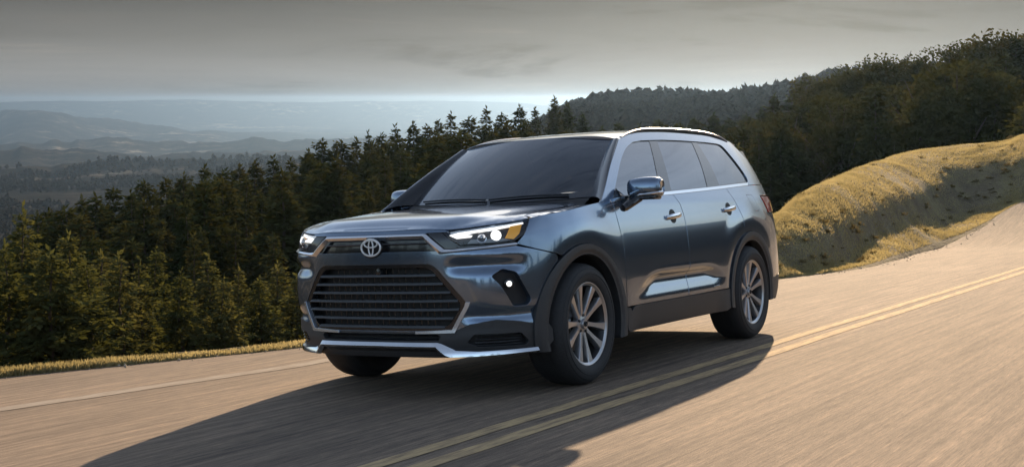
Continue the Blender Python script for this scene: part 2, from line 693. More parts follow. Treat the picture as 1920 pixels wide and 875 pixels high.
front = edge_pts(0, 1.10, 36, .006)
half = front + spline([(.50, .825), (.2, .868), (-.1, .872), (-.36, .845)], 6)[0:]
rear = spline([(-.385, .80), (-.36, .6), (-.315, .3), (-.305, 0)], 5)
hp = [np.array(p) for p in half] + [np.array(p) for p in rear]
hood_poly = hp + [np.array((p[0], -p[1])) for p in reversed(hp) if abs(p[1]) > 1e-6]
hood = panel('hood', car, hood_poly[::-1], M_paint, mapf=top, h=.022, depth=.05)

for sg in (1, -1):
    # fender: side skin plus its crown beside the hood
    cr = edge_pts(1.125, 2.135, 40, 0.0)
    inner = spline([(.50, .832), (.2, .875), (-.1, .879), (-.36, .852), (-.50, .85)], 6)
    fpoly = [tuple(p) for p in inner] + [tuple(p) for p in reversed(cr)]
    me = panel_mesh('fender', fpoly, mapf=top, h=.02, depth=0, mat=M_paint, sign=sg)
    arch_o = [(0.02 + .552 * math.cos(t), .394 + .522 * math.sin(t)) for t in np.linspace(R(61), R(177), 30)]
    ss_ = np.linspace(1.11, 2.135, 30)
    sp = sx([(-.549, .41), (-.545, .62), (-.533, .87), (-.503, 1.055), (-.494, 1.15)]) + [(float(a), float(_zb(a))) for a in reversed(ss_)] \
        + [(1.035, .995), (.972, .94), (1.10, .908), (1.30, .866)] + sx(arch_o)
    sp = [p for p in sp]
    me2 = panel_mesh('fender', sp[::-1] if False else sp, h=.02, depth=.02, mat=M_paint, sign=sg)
    # join
    V = np.concatenate([np.array([v.co for v in me.vertices]), np.array([v.co for v in me2.vertices])])
    nb = len(me.vertices)
    F = [tuple(p.vertices) for p in me.polygons] + [tuple(nb + i for i in p.vertices) for p in me2.polygons]
    nv = np.zeros((len(V), 3))
    for mm, b in ((me, 0), (me2, nb)):
        cn = np.zeros(len(mm.loops) * 3, np.float32)
        mm.corner_normals.foreach_get('vector', cn)
        li = np.zeros(len(mm.loops), np.int32)
        mm.loops.foreach_get('vertex_index', li)
        nv[b + li] = cn.reshape(-1, 3)
    fen = add('front_fender', mesh_from('front_fender', V, F, M_paint, True, nv), car)

# ---- lower body: belt line in (x, z)
belt = cubic([-4.2, -3.3, -3.05, -2.56, -1.54, -.785, -.43, -.3][::1], [1.32, 1.312, 1.303, 1.28, 1.238, 1.208, 1.182, 1.17])


def beltpts(x0, x1, n=12, dz=0.0):
    return [(x, float(belt(x)) + dz) for x in np.linspace(x0, x1, n)]


lead = [(-.559, .462), (-.555, .62), (-.543, .87), (-.513, 1.055), (-.497, float(belt(-.497)) - .012)]
bpil = [(-1.536, None), (-1.60, 1.15), (-1.622, 1.06), (-1.632, .69), (-1.60, .462)]
rarch = [(-2.949 + .53 * math.cos(t), .394 + .515 * math.sin(t)) for t in np.linspace(R(5), R(175), 40)]
for sg in (1, -1):
    b1 = [(-1.533, float(belt(-1.533)) - .012), (-1.598, 1.15), (-1.619, 1.06), (-1.629, .69), (-1.598, .462)]
    fd = lead + beltpts(-.50, -1.533, 14, -.012) + b1[1:]
    front_door = panel('front_door', car, sx(fd)[::-1], M_paint, h=.0125, depth=.018, sign=sg)
    b2 = [(x - .010, z) for x, z in b1]
    rd_edge = [(-2.655, float(belt(-2.655)) - .012), (-2.735, 1.15), (-2.79, 1.02), (-2.80, .975)]
    a_seg = [p for p in reversed(rarch) if p[0] > -2.79]      # arch from its crown down to the front
    a_seg = [( -2.949 + .53 * math.cos(t), .394 + .515 * math.sin(t)) for t in np.linspace(R(74), R(8), 18)]
    rd = list(reversed(b2)) + beltpts(-1.545, -2.655, 14, -.012)[1:] + rd_edge[1:-1] + a_seg
    rear_door = panel('rear_door', car, sx(rd)[::-1], M_paint, h=.0125, depth=.018, sign=sg)
    # quarter panel, from the door round to the tail gate, with the D pillar above the belt
    qd = [(x - .010, z) for x, z in rd_edge[:-1]]
    a_q = [(-2.949 + .53 * math.cos(t), .394 + .515 * math.sin(t)) for t in np.linspace(R(74), R(172), 24)]
    sQ = float(s_of_x(-4.03))
    q = sx(beltpts(-3.30, -2.665, 8, -.012)) + sx(qd[1:]) + sx(a_q) + [(float(s_of_x(-3.62)), .50), (sQ, .52), (sQ, 1.05)] \
        + [(float(s_of_x(-3.52)), 1.055), (float(s_of_x(-3.40)), 1.215), (sQ, 1.225), (sQ, 1.31)]
    fuel = rounded([(4.690, 1.222), (4.848, 1.218), (4.925, 1.078), (4.775, 1.073)], .03)
    quarter = panel('quarter_panel', car, q, M_paint, h=.022, depth=.02, sign=sg, holes=[fuel] if sg > 0 else [])
    if sg > 0:
        c = np.mean(np.array(fuel), 0)
        f2 = [(p[0] + (c[0] - p[0]) * .05, p[1] + (c[1] - p[1]) * .05) for p in fuel]
        panel('fuel_flap', quarter, f2, M_paint, h=.02, depth=.012)
    # rocker trim and wheel arch trims
    rk = [(-.553, .455), (-.556, .30), (-.60, .285), (-2.35, .285), (-2.452, .31), (-2.43, .455)]
    rk += [(-2.2, .455), (-1.2, .455), (-.70, .455), (-.66, .448), (-.62, .42), (-.60, .45)]
    panel('rocker_trim', car, sx(rk), M_clad, h=.025, depth=.05, off=.004, sign=sg)
    for cx, (ao, bo), ri, t0, t1 in ((0.0, (.548, .516), .452, -14, 194), (-2.949, (.526, .509), .440, -10, 190)):
        ring = [(cx + .02 * (cx == 0) + ao * math.cos(t), .394 + bo * math.sin(t)) for t in np.linspace(R(t0), R(t1), 60)]
        ring += [(cx + ri * math.cos(t), .394 + ri * math.sin(t)) for t in np.linspace(R(t1 + 3), R(t0 - 3), 50)]

        def roll(a, b, cx=cx, ri=ri):
            x = plan(a)[0]
            r = np.hypot(x - cx, b - .394)
            return -.012 * (1 - smooth(ri, ri + .035, r)) - .006 * smooth(ri + .07, ri + .1, r)
        panel('wheel_arch_trim', car, sx(ring)[::-1], M_clad, h=.018, depth=.07, off=.016, sign=sg, offf=roll)
        # wheel housing
        w = MB()
        P = []
        for t in np.linspace(R(-12), R(192), 30):
            for yy in (.93, .60, .50):
                P.append((cx + .452 * math.cos(t), yy * sg, .394 + .452 * math.sin(t)))
            P.append((cx, .50 * sg, .394))
        w.quads(P, 30, 4, flip=sg > 0)
        w.obj('wheel_housing', M_dark, car)
    # body side above the belt: A pillar, cant rail, D pillar, with one opening for the glazing
    drip = spline([(-.335, 1.183), (-.40, 1.222), (-.736, 1.44), (-1.116, 1.64)], 6)
    roofz = cubic([-3.62, -3.45, -3.1, -2.5, -1.9, -1.5, -1.3, -1.116], [1.672, 1.698, 1.728, 1.738, 1.727, 1.704, 1.680, 1.640])
    rl = [(x, float(roofz(x))) for x in np.linspace(-1.14, -3.5, 30)]
    dpil = spline([(-3.5, float(roofz(-3.5))), (-3.60, 1.60), (-3.72, 1.48), (-3.86, 1.31)], 5)[1:]
    up = drip + rl + dpil + beltpts(-3.86, -.50, 30, -.006) + [(-.42, 1.178)]
    dlo = spline([(-.555, 1.226), (-.767, 1.372), (-.966, 1.492), (-1.141, 1.572), (-1.334, 1.630)], 5) \
        + [(-1.50, 1.648), (-1.665, 1.656), (-1.9, 1.667), (-2.3, 1.675), (-2.8, 1.677)] \
        + spline([(-3.07, 1.672), (-3.15, 1.658), (-3.20, 1.60), (-3.282, 1.42), (-3.28, 1.35), (-3.22, 1.322), (-3.04, 1.315)], 4) \
        + beltpts(-2.9, -.56, 22, .012)
    UPPER = panel('cant_rail', car, sx(up), M_paint, h=.022, depth=.02, sign=sg, holes=[sx(dlo)])
    UPPER.name = 'cabin_side_frame'
    # black backing of the pillars, then the panes
    fw = [(-.566, 1.232)] + spline([(-.775, 1.368), (-.972, 1.486), (-1.145, 1.564), (-1.338, 1.620)], 5) + [(-1.50, 1.638), (-1.655, 1.645)] \
        + spline([(-1.665, 1.64), (-1.497, 1.44), (-1.352, float(belt(-1.35)) + .018)], 5) + beltpts(-1.30, -.60, 10, .018)
    rw = [(-1.572, float(belt(-1.57)) + .018)] + [(-1.575, 1.28), (-1.70, 1.48), (-1.815, 1.645), (-1.83, 1.652), (-2.2, 1.662), (-2.505, 1.663)] \
        + [(-2.518, 1.655), (-2.42, 1.48), (-2.296, float(belt(-2.29)) + .018)] + beltpts(-2.25, -1.62, 10, .018)
    qw = [(-2.57, float(belt(-2.57)) + .02), (-2.62, 1.48), (-2.632, 1.66), (-2.8, 1.665)] \
        + spline([(-3.06, 1.66), (-3.135, 1.646), (-3.185, 1.59), (-3.265, 1.42), (-3.262, 1.36), (-3.21, 1.334), (-3.04, 1.327)], 4) + beltpts(-2.95, -2.62, 6, .02)
    dlo2 = [(p[0], p[1]) for p in dlo]
    panel('pillar_trim', car, sx(dlo2), M_black, h=.03, depth=.0, off=-.010, sign=sg, holes=[sx(fw), sx(rw), sx(qw)])
    for nm, pl in (('front_side_window', fw), ('rear_side_window', rw), ('quarter_window', qw)):
        panel(nm, car, sx(pl), M_glass, h=.04, depth=0, off=-.013, sign=sg)
    # bright strip along the belt
    bs = beltpts(-.47, -3.20, 40, .014) + [(-3.23, 1.328)] + list(reversed(beltpts(-.47, -3.20, 40, -.008)))
    panel('belt_trim', car, sx(bs), M_chrome, h=.03, depth=.012, off=.006, sign=sg)

# ---- windscreen
_A = np.linspace(-1, 1, 25)
_Bv = np.linspace(0, 1, 13)


def ws(a, b, off=0.):
    x0, y0, z0 = -.30 - .215 * a * a, .757 * a, 1.203 + .018 * a * a
    x1, y1, z1 = -1.00 - .10 * a * a, .636 * a, 1.678 - .038 * a * a
    bul = .022 * 4 * b * (1 - b)
    return np.stack([x0 + (x1 - x0) * b + bul * .55 + off * .55, y0 + (y1 - y0) * b, z0 + (z1 - z0) * b + bul * .8 + off * .8], -1)


sq = [(-1, 0), (1, 0), (1, 1), (-1, 1)]
panel('windscreen', car, sq, M_wind, mapf=ws, h=.08, depth=0)
inn = [(-.955, .05), (.955, .05), (.955, .955), (-.955, .955)]
panel('windscreen_border', car, sq, M_black, mapf=ws, h=.08, depth=0, off=-.006, holes=[inn])
for sg in (1, -1):
    m = MB()
    P = []
    dr = spline([(-.38, 1.208), (-.736, 1.44), (-1.116, 1.64)], 6)
    dr = [(-.335, 1.183)] + dr
    kk = len(dr)
    for i, (x, z) in enumerate(dr):
        b = i / (kk - 1)
        p0 = ws(np.array(1.0), np.array(b))
        p2 = body(np.array(float(s_of_x(x))), np.array(z), -.004)
        mid = (p0 + p2) / 2 + np.array([.012, .022, .012])
        for p in (p0, (p0 + mid) / 2 + np.array([.003, .006, .003]), mid, (p2 + mid) / 2 + np.array([.002, .006, .002]), p2):
            P.append((p[0], p[1] * sg, p[2]))
    m.quads(P, kk, 5, flip=sg > 0)
    m.obj('windscreen_pillar', M_black, car, sharp=0)
# cowl under the windscreen
m = MB()
P = []
for a in np.linspace(-1, 1, 21):
    p = ws(np.array(a), np.array(0.02), -.01)
    t_ = top(p[0] + .13, p[1] * .99)
    P += [tuple(p), (p[0] + .07, p[1], p[2] - .028), (t_[0], t_[1], t_[2] - .03)]
m.quads(P, 21, 3)
m.obj('cowl', M_dark, car)
for c0, c1 in (((-.35, -.62), (-.52, .02)), ((-.35, .05), (-.50, .62))):
    m = MB()
    pts = []
    for i in range(9):
        t = i / 8
        p = ws(np.array((c0[1] + (c1[1] - c0[1]) * t) / .757), np.array(.03 + .02 * math.sin(t * 3)), .012)
        pts.append(p)
    m.tube(pts, .007, 6)
    m.obj('wiper', M_dark, car)

# ---- roof
Rc = cubic([-3.95, -3.8, -3.5, -3.0, -2.4, -1.8, -1.4, -1.1, -1.0], [1.672, 1.695, 1.730, 1.758, 1.768, 1.757, 1.732, 1.698, 1.679])


def roof(x, y, off=0.):
    x = np.asarray(x, float)
    y = np.asarray(y, float)
    xe = np.clip(x, -3.62, -1.116)
    ze = roofz(xe)
    ye = .983 + ps(ze)
    ye = ye * (1 - .05 * smooth(-3.2, -3.7, x))
    u = np.clip(np.abs(y) / ye, 0, 1.2)
    z = Rc(x) + (ze - Rc(x)) * (.35 * u ** 2 + .65 * u ** 5)
    a2 = np.clip((-1.0 - x) / .10, 0, 1)
    return np.stack([x, y, z + off], -1)


re_ = []
for x in np.linspace(-1.14, -3.5, 40):
    p = body(np.array(float(s_of_x(x))), np.array(float(roofz(x))))
    re_.append((float(p[0]), float(p[1]) - .002))
hd = [(-1.00 - .10 * a * a - .004, .636 * a) for a in np.linspace(0, 1, 12)]
tail = spline([(-3.62, .60), (-3.75, .53), (-3.82, .40), (-3.85, .2), (-3.855, 0)], 5)
rp = hd + re_ + tail
roof_poly = [np.array(p) for p in rp] + [np.array((p[0], -p[1])) for p in reversed(rp) if abs(p[1]) > 1e-6]
panel('roof', car, roof_poly, M_paint, mapf=roof, h=.035, depth=.03)
for sg in (1, -1):
    m = MB()
    pts = spline([(-1.20, .660, 1.668), (-1.34, .645, 1.704), (-1.55, .625, 1.738), (-1.85, .608, 1.762), (-2.4, .598, 1.778), (-2.9, .600, 1.774), (-3.2, .612, 1.748), (-3.36, .622, 1.708)], 5)
    pts = [(p[0], p[1] * sg, p[2]) for p in pts]
    pts = [(p[0], p[1], p[2] - .008) for p in pts]
    m.tube(pts, .0125, 10, squash=(1.2, .75))
    rr = m.obj('roof_rail', M_rail, car)
    m = MB()
    P = []
    for p in pts[2:-2]:
        zr = float(roof(np.array(p[0]), np.array(p[1]))[2])
        P += [(p[0], p[1] - .006 * sg, p[2] - .006), (p[0], p[1] - .006 * sg, min(zr - .01, p[2] - .008))]
    m.quads(P, len(pts) - 4, 2)
    m.obj('rail_web', M_black, rr)

# ---- tail gate, lamps and bumper at the back
sR = float(s_of_x(-4.035))


def backmap(a, b, off=0.):
    # a counts from the tail's centre line
    return body(SMAX - np.abs(a) - 1e-6, b, off) * np.stack([np.ones_like(a), np.where(a < 0, -1, 1), np.ones_like(a)], -1)


hb = SMAX - sR
tg_ = mir([(0, 1.36), (hb + .02, 1.34), (hb, 1.23), (hb - .25, 1.225), (hb - .25, 1.06), (hb, 1.05), (hb, .60), (0, .60)])
panel('tailgate', car, tg_, M_paint, mapf=lambda a, b, f=0.: backmap(-a, b, f), h=.035, depth=.02)
gp_ = mir([(0, 1.66), (.52, 1.63), (.70, 1.37), (0, 1.375)])
panel('rear_window', car, gp_, M_glass, mapf=lambda a, b, f=0.: backmap(-a, b, f), h=.05, depth=0.01)
for sg in (1, -1):
    tl = [(float(s_of_x(-3.53)), 1.065), (sR + .22, 1.07), (sR + .22, 1.205), (float(s_of_x(-3.415)), 1.203)]
    panel('tail_lamp', car, tl, M_red, h=.03, depth=.03, off=.006, sign=sg)
    rb = [(float(s_of_x(-3.47)), .49), (float(s_of_x(-3.46)), .33), (float(s_of_x(-3.6)), .29), (SMAX - .002, .29), (SMAX - .002, .59), (sR + .01, .59), (sR + .01, .51), (float(s_of_x(-3.62)), .485)]
    panel('rear_bumper', car, rb, M_clad, h=.035, depth=.04, off=.002, sign=sg)
    dg = [(sQ + .01, 1.32), (sR + .45, 1.345), (sR + .28, 1.62), (float(s_of_x(-3.62)), 1.62), (float(s_of_x(-3.73)), 1.485)]
    panel('rear_pillar', car, dg, M_black, h=.04, depth=.01, off=-.004, sign=sg)

# ------------------------------------------------------------------ front end
grO = rounded(mir([(0, .838), (.44, .838), (.655, .585), (.555, .428), (0, .428)]), .05)
grI = rounded(mir([(0, .815), (.415, .815), (.615, .585), (.525, .455), (0, .452)]), .04)
fogP = [(.79, .752), (.865, .796), (.955, .772), (1.06, .60), (1.03, .562), (.925, .562), (.90, .605), (.85, .69)]
fogP = rounded(fogP, .02)
fogM = [(-p[0], p[1]) for p in reversed(fogP)]
bt = [(0, .912), (.47, .912), (.505, .897), (.60, .900), (.962, .926), (1.10, .900), (1.293, .859)]
arch_b = [(0.02 + .552 * math.cos(t), .394 + .522 * math.sin(t)) for t in np.linspace(R(55), R(8), 14)]
bb = [(1.20, .452), (1.14, .436), (.98, .470), (.82, .485), (.66, .468), (.55, .424), (0, .420)]
bump = mir(bt + sx(arch_b) + bb)


def sculpt(a, b):
    a = np.abs(a)
    # the cheek between grille and lamp pocket stands proud, falling away to a crease above the valance
    ridge = .009 * np.exp(-((b - (.66 - .10 * (a - .7))) / .12) ** 2) * smooth(.60, .74, a) * (1 - smooth(.86, 1.0, a))
    lower = -.018 * np.exp(-((b - .515) / .035) ** 2) * smooth(.56, .72, a) * (1 - smooth(1.08, 1.22, a))
    brow = .006 * np.exp(-((b - .885) / .03) ** 2) * smooth(.5, .7, a) * (1 - smooth(.95, 1.1, a))
    hol = -.022 * np.exp(-((b - .815) / .035) ** 2) * smooth(.50, .62, a) * (1 - smooth(.9, 1.05, a))
    return ridge + lower + brow + hol


bumper = panel('front_bumper', car, bump[::-1], M_paint, h=.016, depth=.045, holes=[grO, fogP, fogM], offf=sculpt)

ug = mir([(0, 1.045), (.398, 1.044), (.52, 1.037), (.545, 1.028), (.402, 1.026), (.392, 1.022), (0, 1.022)])
panel('nose_strip', car, ug[::-1], M_paint, h=.02, depth=.02)
slot = mir([(0, 1.02), (.40, 1.02), (.515, .92), (.50, .90), (0, .90)])
panel('upper_grille', car, slot[::-1], M_black, h=.03, depth=0, off=-.035)
m = MB()
m.tube([body(np.array(a), np.array(.962), -.014) for a in np.linspace(-.43, .43, 25)], .008, 8, squash=(1.4, .7))
m.obj('upper_grille_bar', M_black, car)
chrome = mir([(0, 1.019), (.388, 1.019), (.400, 1.013), (.516, .922), (.56, .920), (.968, .946), (.968, .938), (.56, .910), (.510, .909), (.499, .912), (.388, 1.004), (.378, 1.010), (0, 1.010)])
panel('nose_trim', car, chrome[::-1], M_chrome, h=.012, depth=.03, off=.008, offf=lambda a, b: -.9 * (b - np.interp(np.abs(a), [0, .385, .51, .56, .97], [1.014, 1.014, .917, .915, .942])))

# headlamps
hl = [(.505, 1.024), (.80, 1.052), (1.04, 1.078), (1.165, 1.096), (1.10, 1.045), (1.03, .992), (.955, .957), (.80, .946), (.62, .944), (.55, .985)]
sur = [(.405, 1.022), (.50, 1.022), (.545, .985), (.615, .938), (.80, .940), (.96, .951), (.968, .947), (.56, .924), (.522, .925)]
for sg in (1, -1):
    hroot = panel('headlamp', car, hl, M_dark, h=.03, depth=0, off=-.05, sign=sg)
    panel('lamp_surround', hroot, sur, M_black, h=.03, depth=.03, off=-.004, sign=sg)
    wall = []
    m = MB()
    P = []
    rs = resample(hl, .05)
    for q in rs:
        a = body(np.array(q[0]), np.array(q[1]), -.003)
        b = body(np.array(q[0]), np.array(q[1]), -.05)
        P += [(a[0], a[1] * sg, a[2]), (b[0], b[1] * sg, b[2])]
    m.quads(P, len(rs), 2, closed_u=True)
    m.obj('lamp_wall', M_dark, hroot, sharp=0)
    drl = [(.545, 1.005), (.60, 1.019), (.80, 1.040), (1.055, 1.067), (1.058, 1.060), (.80, 1.030), (.625, 1.011), (.69, 1.000), (.68, .990), (.590, .984)]
    panel('daytime_light', hroot, drl, M_lamp, h=.02, depth=.02, off=-.018, sign=sg)
    # inner reflector bowls
    for (ca, cb, rad, mt) in ((.845, .994, .026, M_lamphot), (.75, .984, .026, M_reflector)):
        c = body(np.array(ca), np.array(cb), -.034)
        _, _, nx, ny = plan(np.array(ca))
        nrm = np.array([float(nx), float(ny), 0])
        t1 = np.array([-nrm[1], nrm[0], 0])
        m = MB()
        P = []
        for k in range(16):
            th = 2 * math.pi * k / 16
            for rr_, dd in ((rad * 1.25, .002), (rad * 1.2, .014), (rad, .012), (rad * .75, .020), (.001, .026)):
                p = c + rr_ * (math.cos(th) * t1 + math.sin(th) * np.array([0, 0, 1])) + nrm * dd
                P.append((p[0], p[1] * sg, p[2]))
        m.quads(P, 16, 5, closed_u=True)
        m.obj('projector' if mt is M_lamphot else 'reflector_bowl', mt, hroot)
    am = [(.905, .975), (.955, 1.045), (1.045, 1.055), (1.01, 1.00), (.965, .968)]
    panel('amber_reflector', hroot, am, M_amber, h=.02, depth=.01, off=-.022, sign=sg)
    floor_ = [(.66, .952), (.80, .953), (.94, .962), (.90, .974), (.68, .972)]
    panel('lamp_bezel', hroot, floor_, M_bar, h=.02, depth=.01, off=-.026, sign=sg)
    panel('lamp_lens', hroot, hl, M_clear, h=.03, depth=0, off=-.002, sign=sg)
    # fog lamp pocket
    pk = panel('fog_lamp', car, fogP, M_dark, h=.03, depth=0, off=-.045, sign=sg)
    c = body(np.array(.912), np.array(.70), -.03)
    _, _, nx, ny = plan(np.array(.80))
    nrm = np.array([float(nx), float(ny), 0]); t1 = np.array([-nrm[1], nrm[0], 0])
    for nm, prof, mt in (('lens', ((.017, .014), (.011, .019), (.001, .021)), M_lamphot), ('bezel', ((.031, -.02), (.029, .012), (.019, .016), (.017, .012)), M_black)):
        m = MB()
        P = []
        for k in range(18):
            th = 2 * math.pi * k / 18
            for rr_, dd in prof:
                p = c + rr_ * (math.cos(th) * t1 + math.sin(th) * np.array([0, 0, 1])) + nrm * dd
                P.append((p[0], p[1] * sg, p[2]))
        m.quads(P, 18, len(prof), closed_u=True)
        m.obj(nm, mt, pk)

# main grille
grille = panel('grille', car, grO[::-1], M_dark, h=.04, depth=0, off=-.075)
panel('grille_frame', grille, grO[::-1], M_black, h=.02, depth=.05, off=-.006, holes=[grI])


def gr_half(z):
    return float(np.interp(z, [.452, .46, .585, .80, .815], [.50, .525, .615, .43, .40]))


for i in range(7):
    z = .768 - .0525 * i
    hw = gr_half(z) - .004
    m = MB()
    aa = np.linspace(-hw, hw, 31)
    P = []
    for a in aa:
        for dz, of in ((-.008, -.045), (-.010, -.006), (-.004, .002), (.006, -.012), (.006, -.045)):
            P.append(tuple(body(np.array(a), np.array(z + dz), of)))
    m.quads(P, 31, 5)
    m.obj('grille_bar', M_bar, grille, sharp=50)
# hexagonal cells between the bars
m = MB()
for i in range(8):
    z1 = .815 if i == 0 else .768 - .0525 * (i - 1)
    z0 = .452 if i == 7 else .768 - .0525 * i
    if z1 - z0 < .02:
        continue
    hw = min(gr_half(z0), gr_half(z1))
    kk = -8
    for kk in range(-9, 10):
        a = (kk + (.5 if i % 2 else 0)) * .098
        if abs(a) + .03 > hw:
            continue
        for d in (-1, 1):
            mid = (z0 + z1) / 2
            for (a0, za, a1, zb_) in ((a + d * .012, z0, a + d * .026, z0 + .012), (a + d * .026, z0 + .012, a + d * .026, z1 - .012), (a + d * .026, z1 - .012, a + d * .012, z1)):
                p0, p1 = body(np.array(a0), np.array(za), -.042), body(np.array(a1), np.array(zb_), -.042)
                m.tube([p0, p1], .0035, 4, caps=False)
gm = m.obj('grille_mesh', M_dark, grille)
gm.data.materials[0] = M_black
# camera pod behind the top bar
m = MB()
m.lathe_y([(.001, .02), (.02, .018), (.03, 0), (.032, -.03)], 20)
cp = body(np.array(.03), np.array(.792), -.03)
o = m.obj('camera_pod', M_black, grille)
o.rotation_euler = (0, 0, R(-90))
o.location = cp
# bright lower corners of the grille
for sg in (1, -1):
    ca = [(.662, .60), (.655, .575), (.562, .418), (.30, .412), (.30, .426), (.545, .436), (.628, .575), (.636, .60)]
    panel('grille_corner_trim', car, ca, M_silver, h=.02, depth=.03, off=.008, sign=sg)

# lower valance, intake, vents and bright lip
val = mir([(0, .425), (.55, .428), (.66, .470), (.82, .487), (.98, .472), (1.14, .438), (1.20, .44), (1.235, .40), (1.24, .33), (1.20, .30), (1.08, .285), (.50, .262), (0, .262)])
vent = rounded([(.63, .355), (.68, .405), (.98, .402), (1.04, .345), (1.02, .318), (.70, .325)], .015)
intake = rounded(mir([(0, .412), (.44, .412), (.47, .395), (.45, .368), (0, .366)]), .01)
ventM = [(-p[0], p[1]) for p in reversed(vent)]
valo = panel('front_valance', car, val[::-1], M_clad, h=.025, depth=.04, off=-.004, holes=[vent, ventM, intake])
panel('intake_back', valo, rounded(mir([(0, .42), (.46, .42), (.46, .36), (0, .36)]), .005)[::-1], M_dark, h=.04, depth=0, off=-.05)
for sg in (1, -1):
    panel('vent_back', valo, vent, M_dark, h=.03, depth=0, off=-.04, sign=sg)
    for k in range(4):
        z = .335 + .018 * k
        m = MB()
        P = [body(np.array(a), np.array(z), -.018) for a in np.linspace(.67 + .01 * k, 1.02 - .012 * k, 12)]
        m.tube([(p[0], p[1] * sg, p[2]) for p in P], .004, 5)
        m.obj('vent_slat', M_black, valo)
    m = MB()
for z in (.378, .40):
    m = MB()
    m.tube([body(np.array(a), np.array(z), -.025) for a in np.linspace(-.44, .44, 21)], .005, 5)
    m.obj('intake_bar', M_black, valo)
lip = mir([(0, .360), (.452, .360), (.475, .352), (.56, .308), (.70, .300), (1.09, .304), (1.09, .286), (.70, .272), (.53, .270), (.50, .285), (.445, .338), (0, .340)])
panel('skid_lip', car, lip[::-1], M_chrome, h=.012, depth=.03, off=.028, offf=lambda a, b: -.9 * (b - np.interp(np.abs(a), [0, .45, .54, 1.1], [.35, .35, .288, .295])))
m = MB()
P = []
for a in np.linspace(-.44, .44, 23):
    for dz, of in ((.338, .02), (.315, .012), (.295, -.01), (.275, -.05)):
        P.append(tuple(body(np.array(a), np.array(dz), of)))
m.quads(P, 23, 4)
m.obj('skid_plate', M_black, car)

# emblem: three crossed rings on a dark pod
ec = body(np.array(0.), np.array(.944), .0)
em = empty('nose_emblem', car, (float(ec[0]), 0, .944))
m = MB()
P = []
for k in range(32):
    th = 2 * math.pi * k / 32
    for r_, d in ((1.0, -.04), (1.0, .004), (.94, .009), (.01, .011)):
        P.append((d, .083 * r_ * math.cos(th), -.004 + .063 * r_ * math.sin(th)))
m.quads(P, 32, 4, closed_u=True)
m.obj('emblem_pod', M_black, em)


def ring(cy, cz, ry, rz, tk, x=.013, n=40):
    m = MB()
    pts = [(x, cy + ry * math.cos(t), cz + rz * math.sin(t)) for t in np.linspace(0, 2 * math.pi, n)]
    m.tube(pts, tk, 6, caps=False)
    return m.obj('emblem_ring', M_emblem, em)


ring(0, 0, .074, .0505, .0062)
ring(0, .024, .051, .0225, .0050)
ring(0, .0, .0175, .0475, .0048)

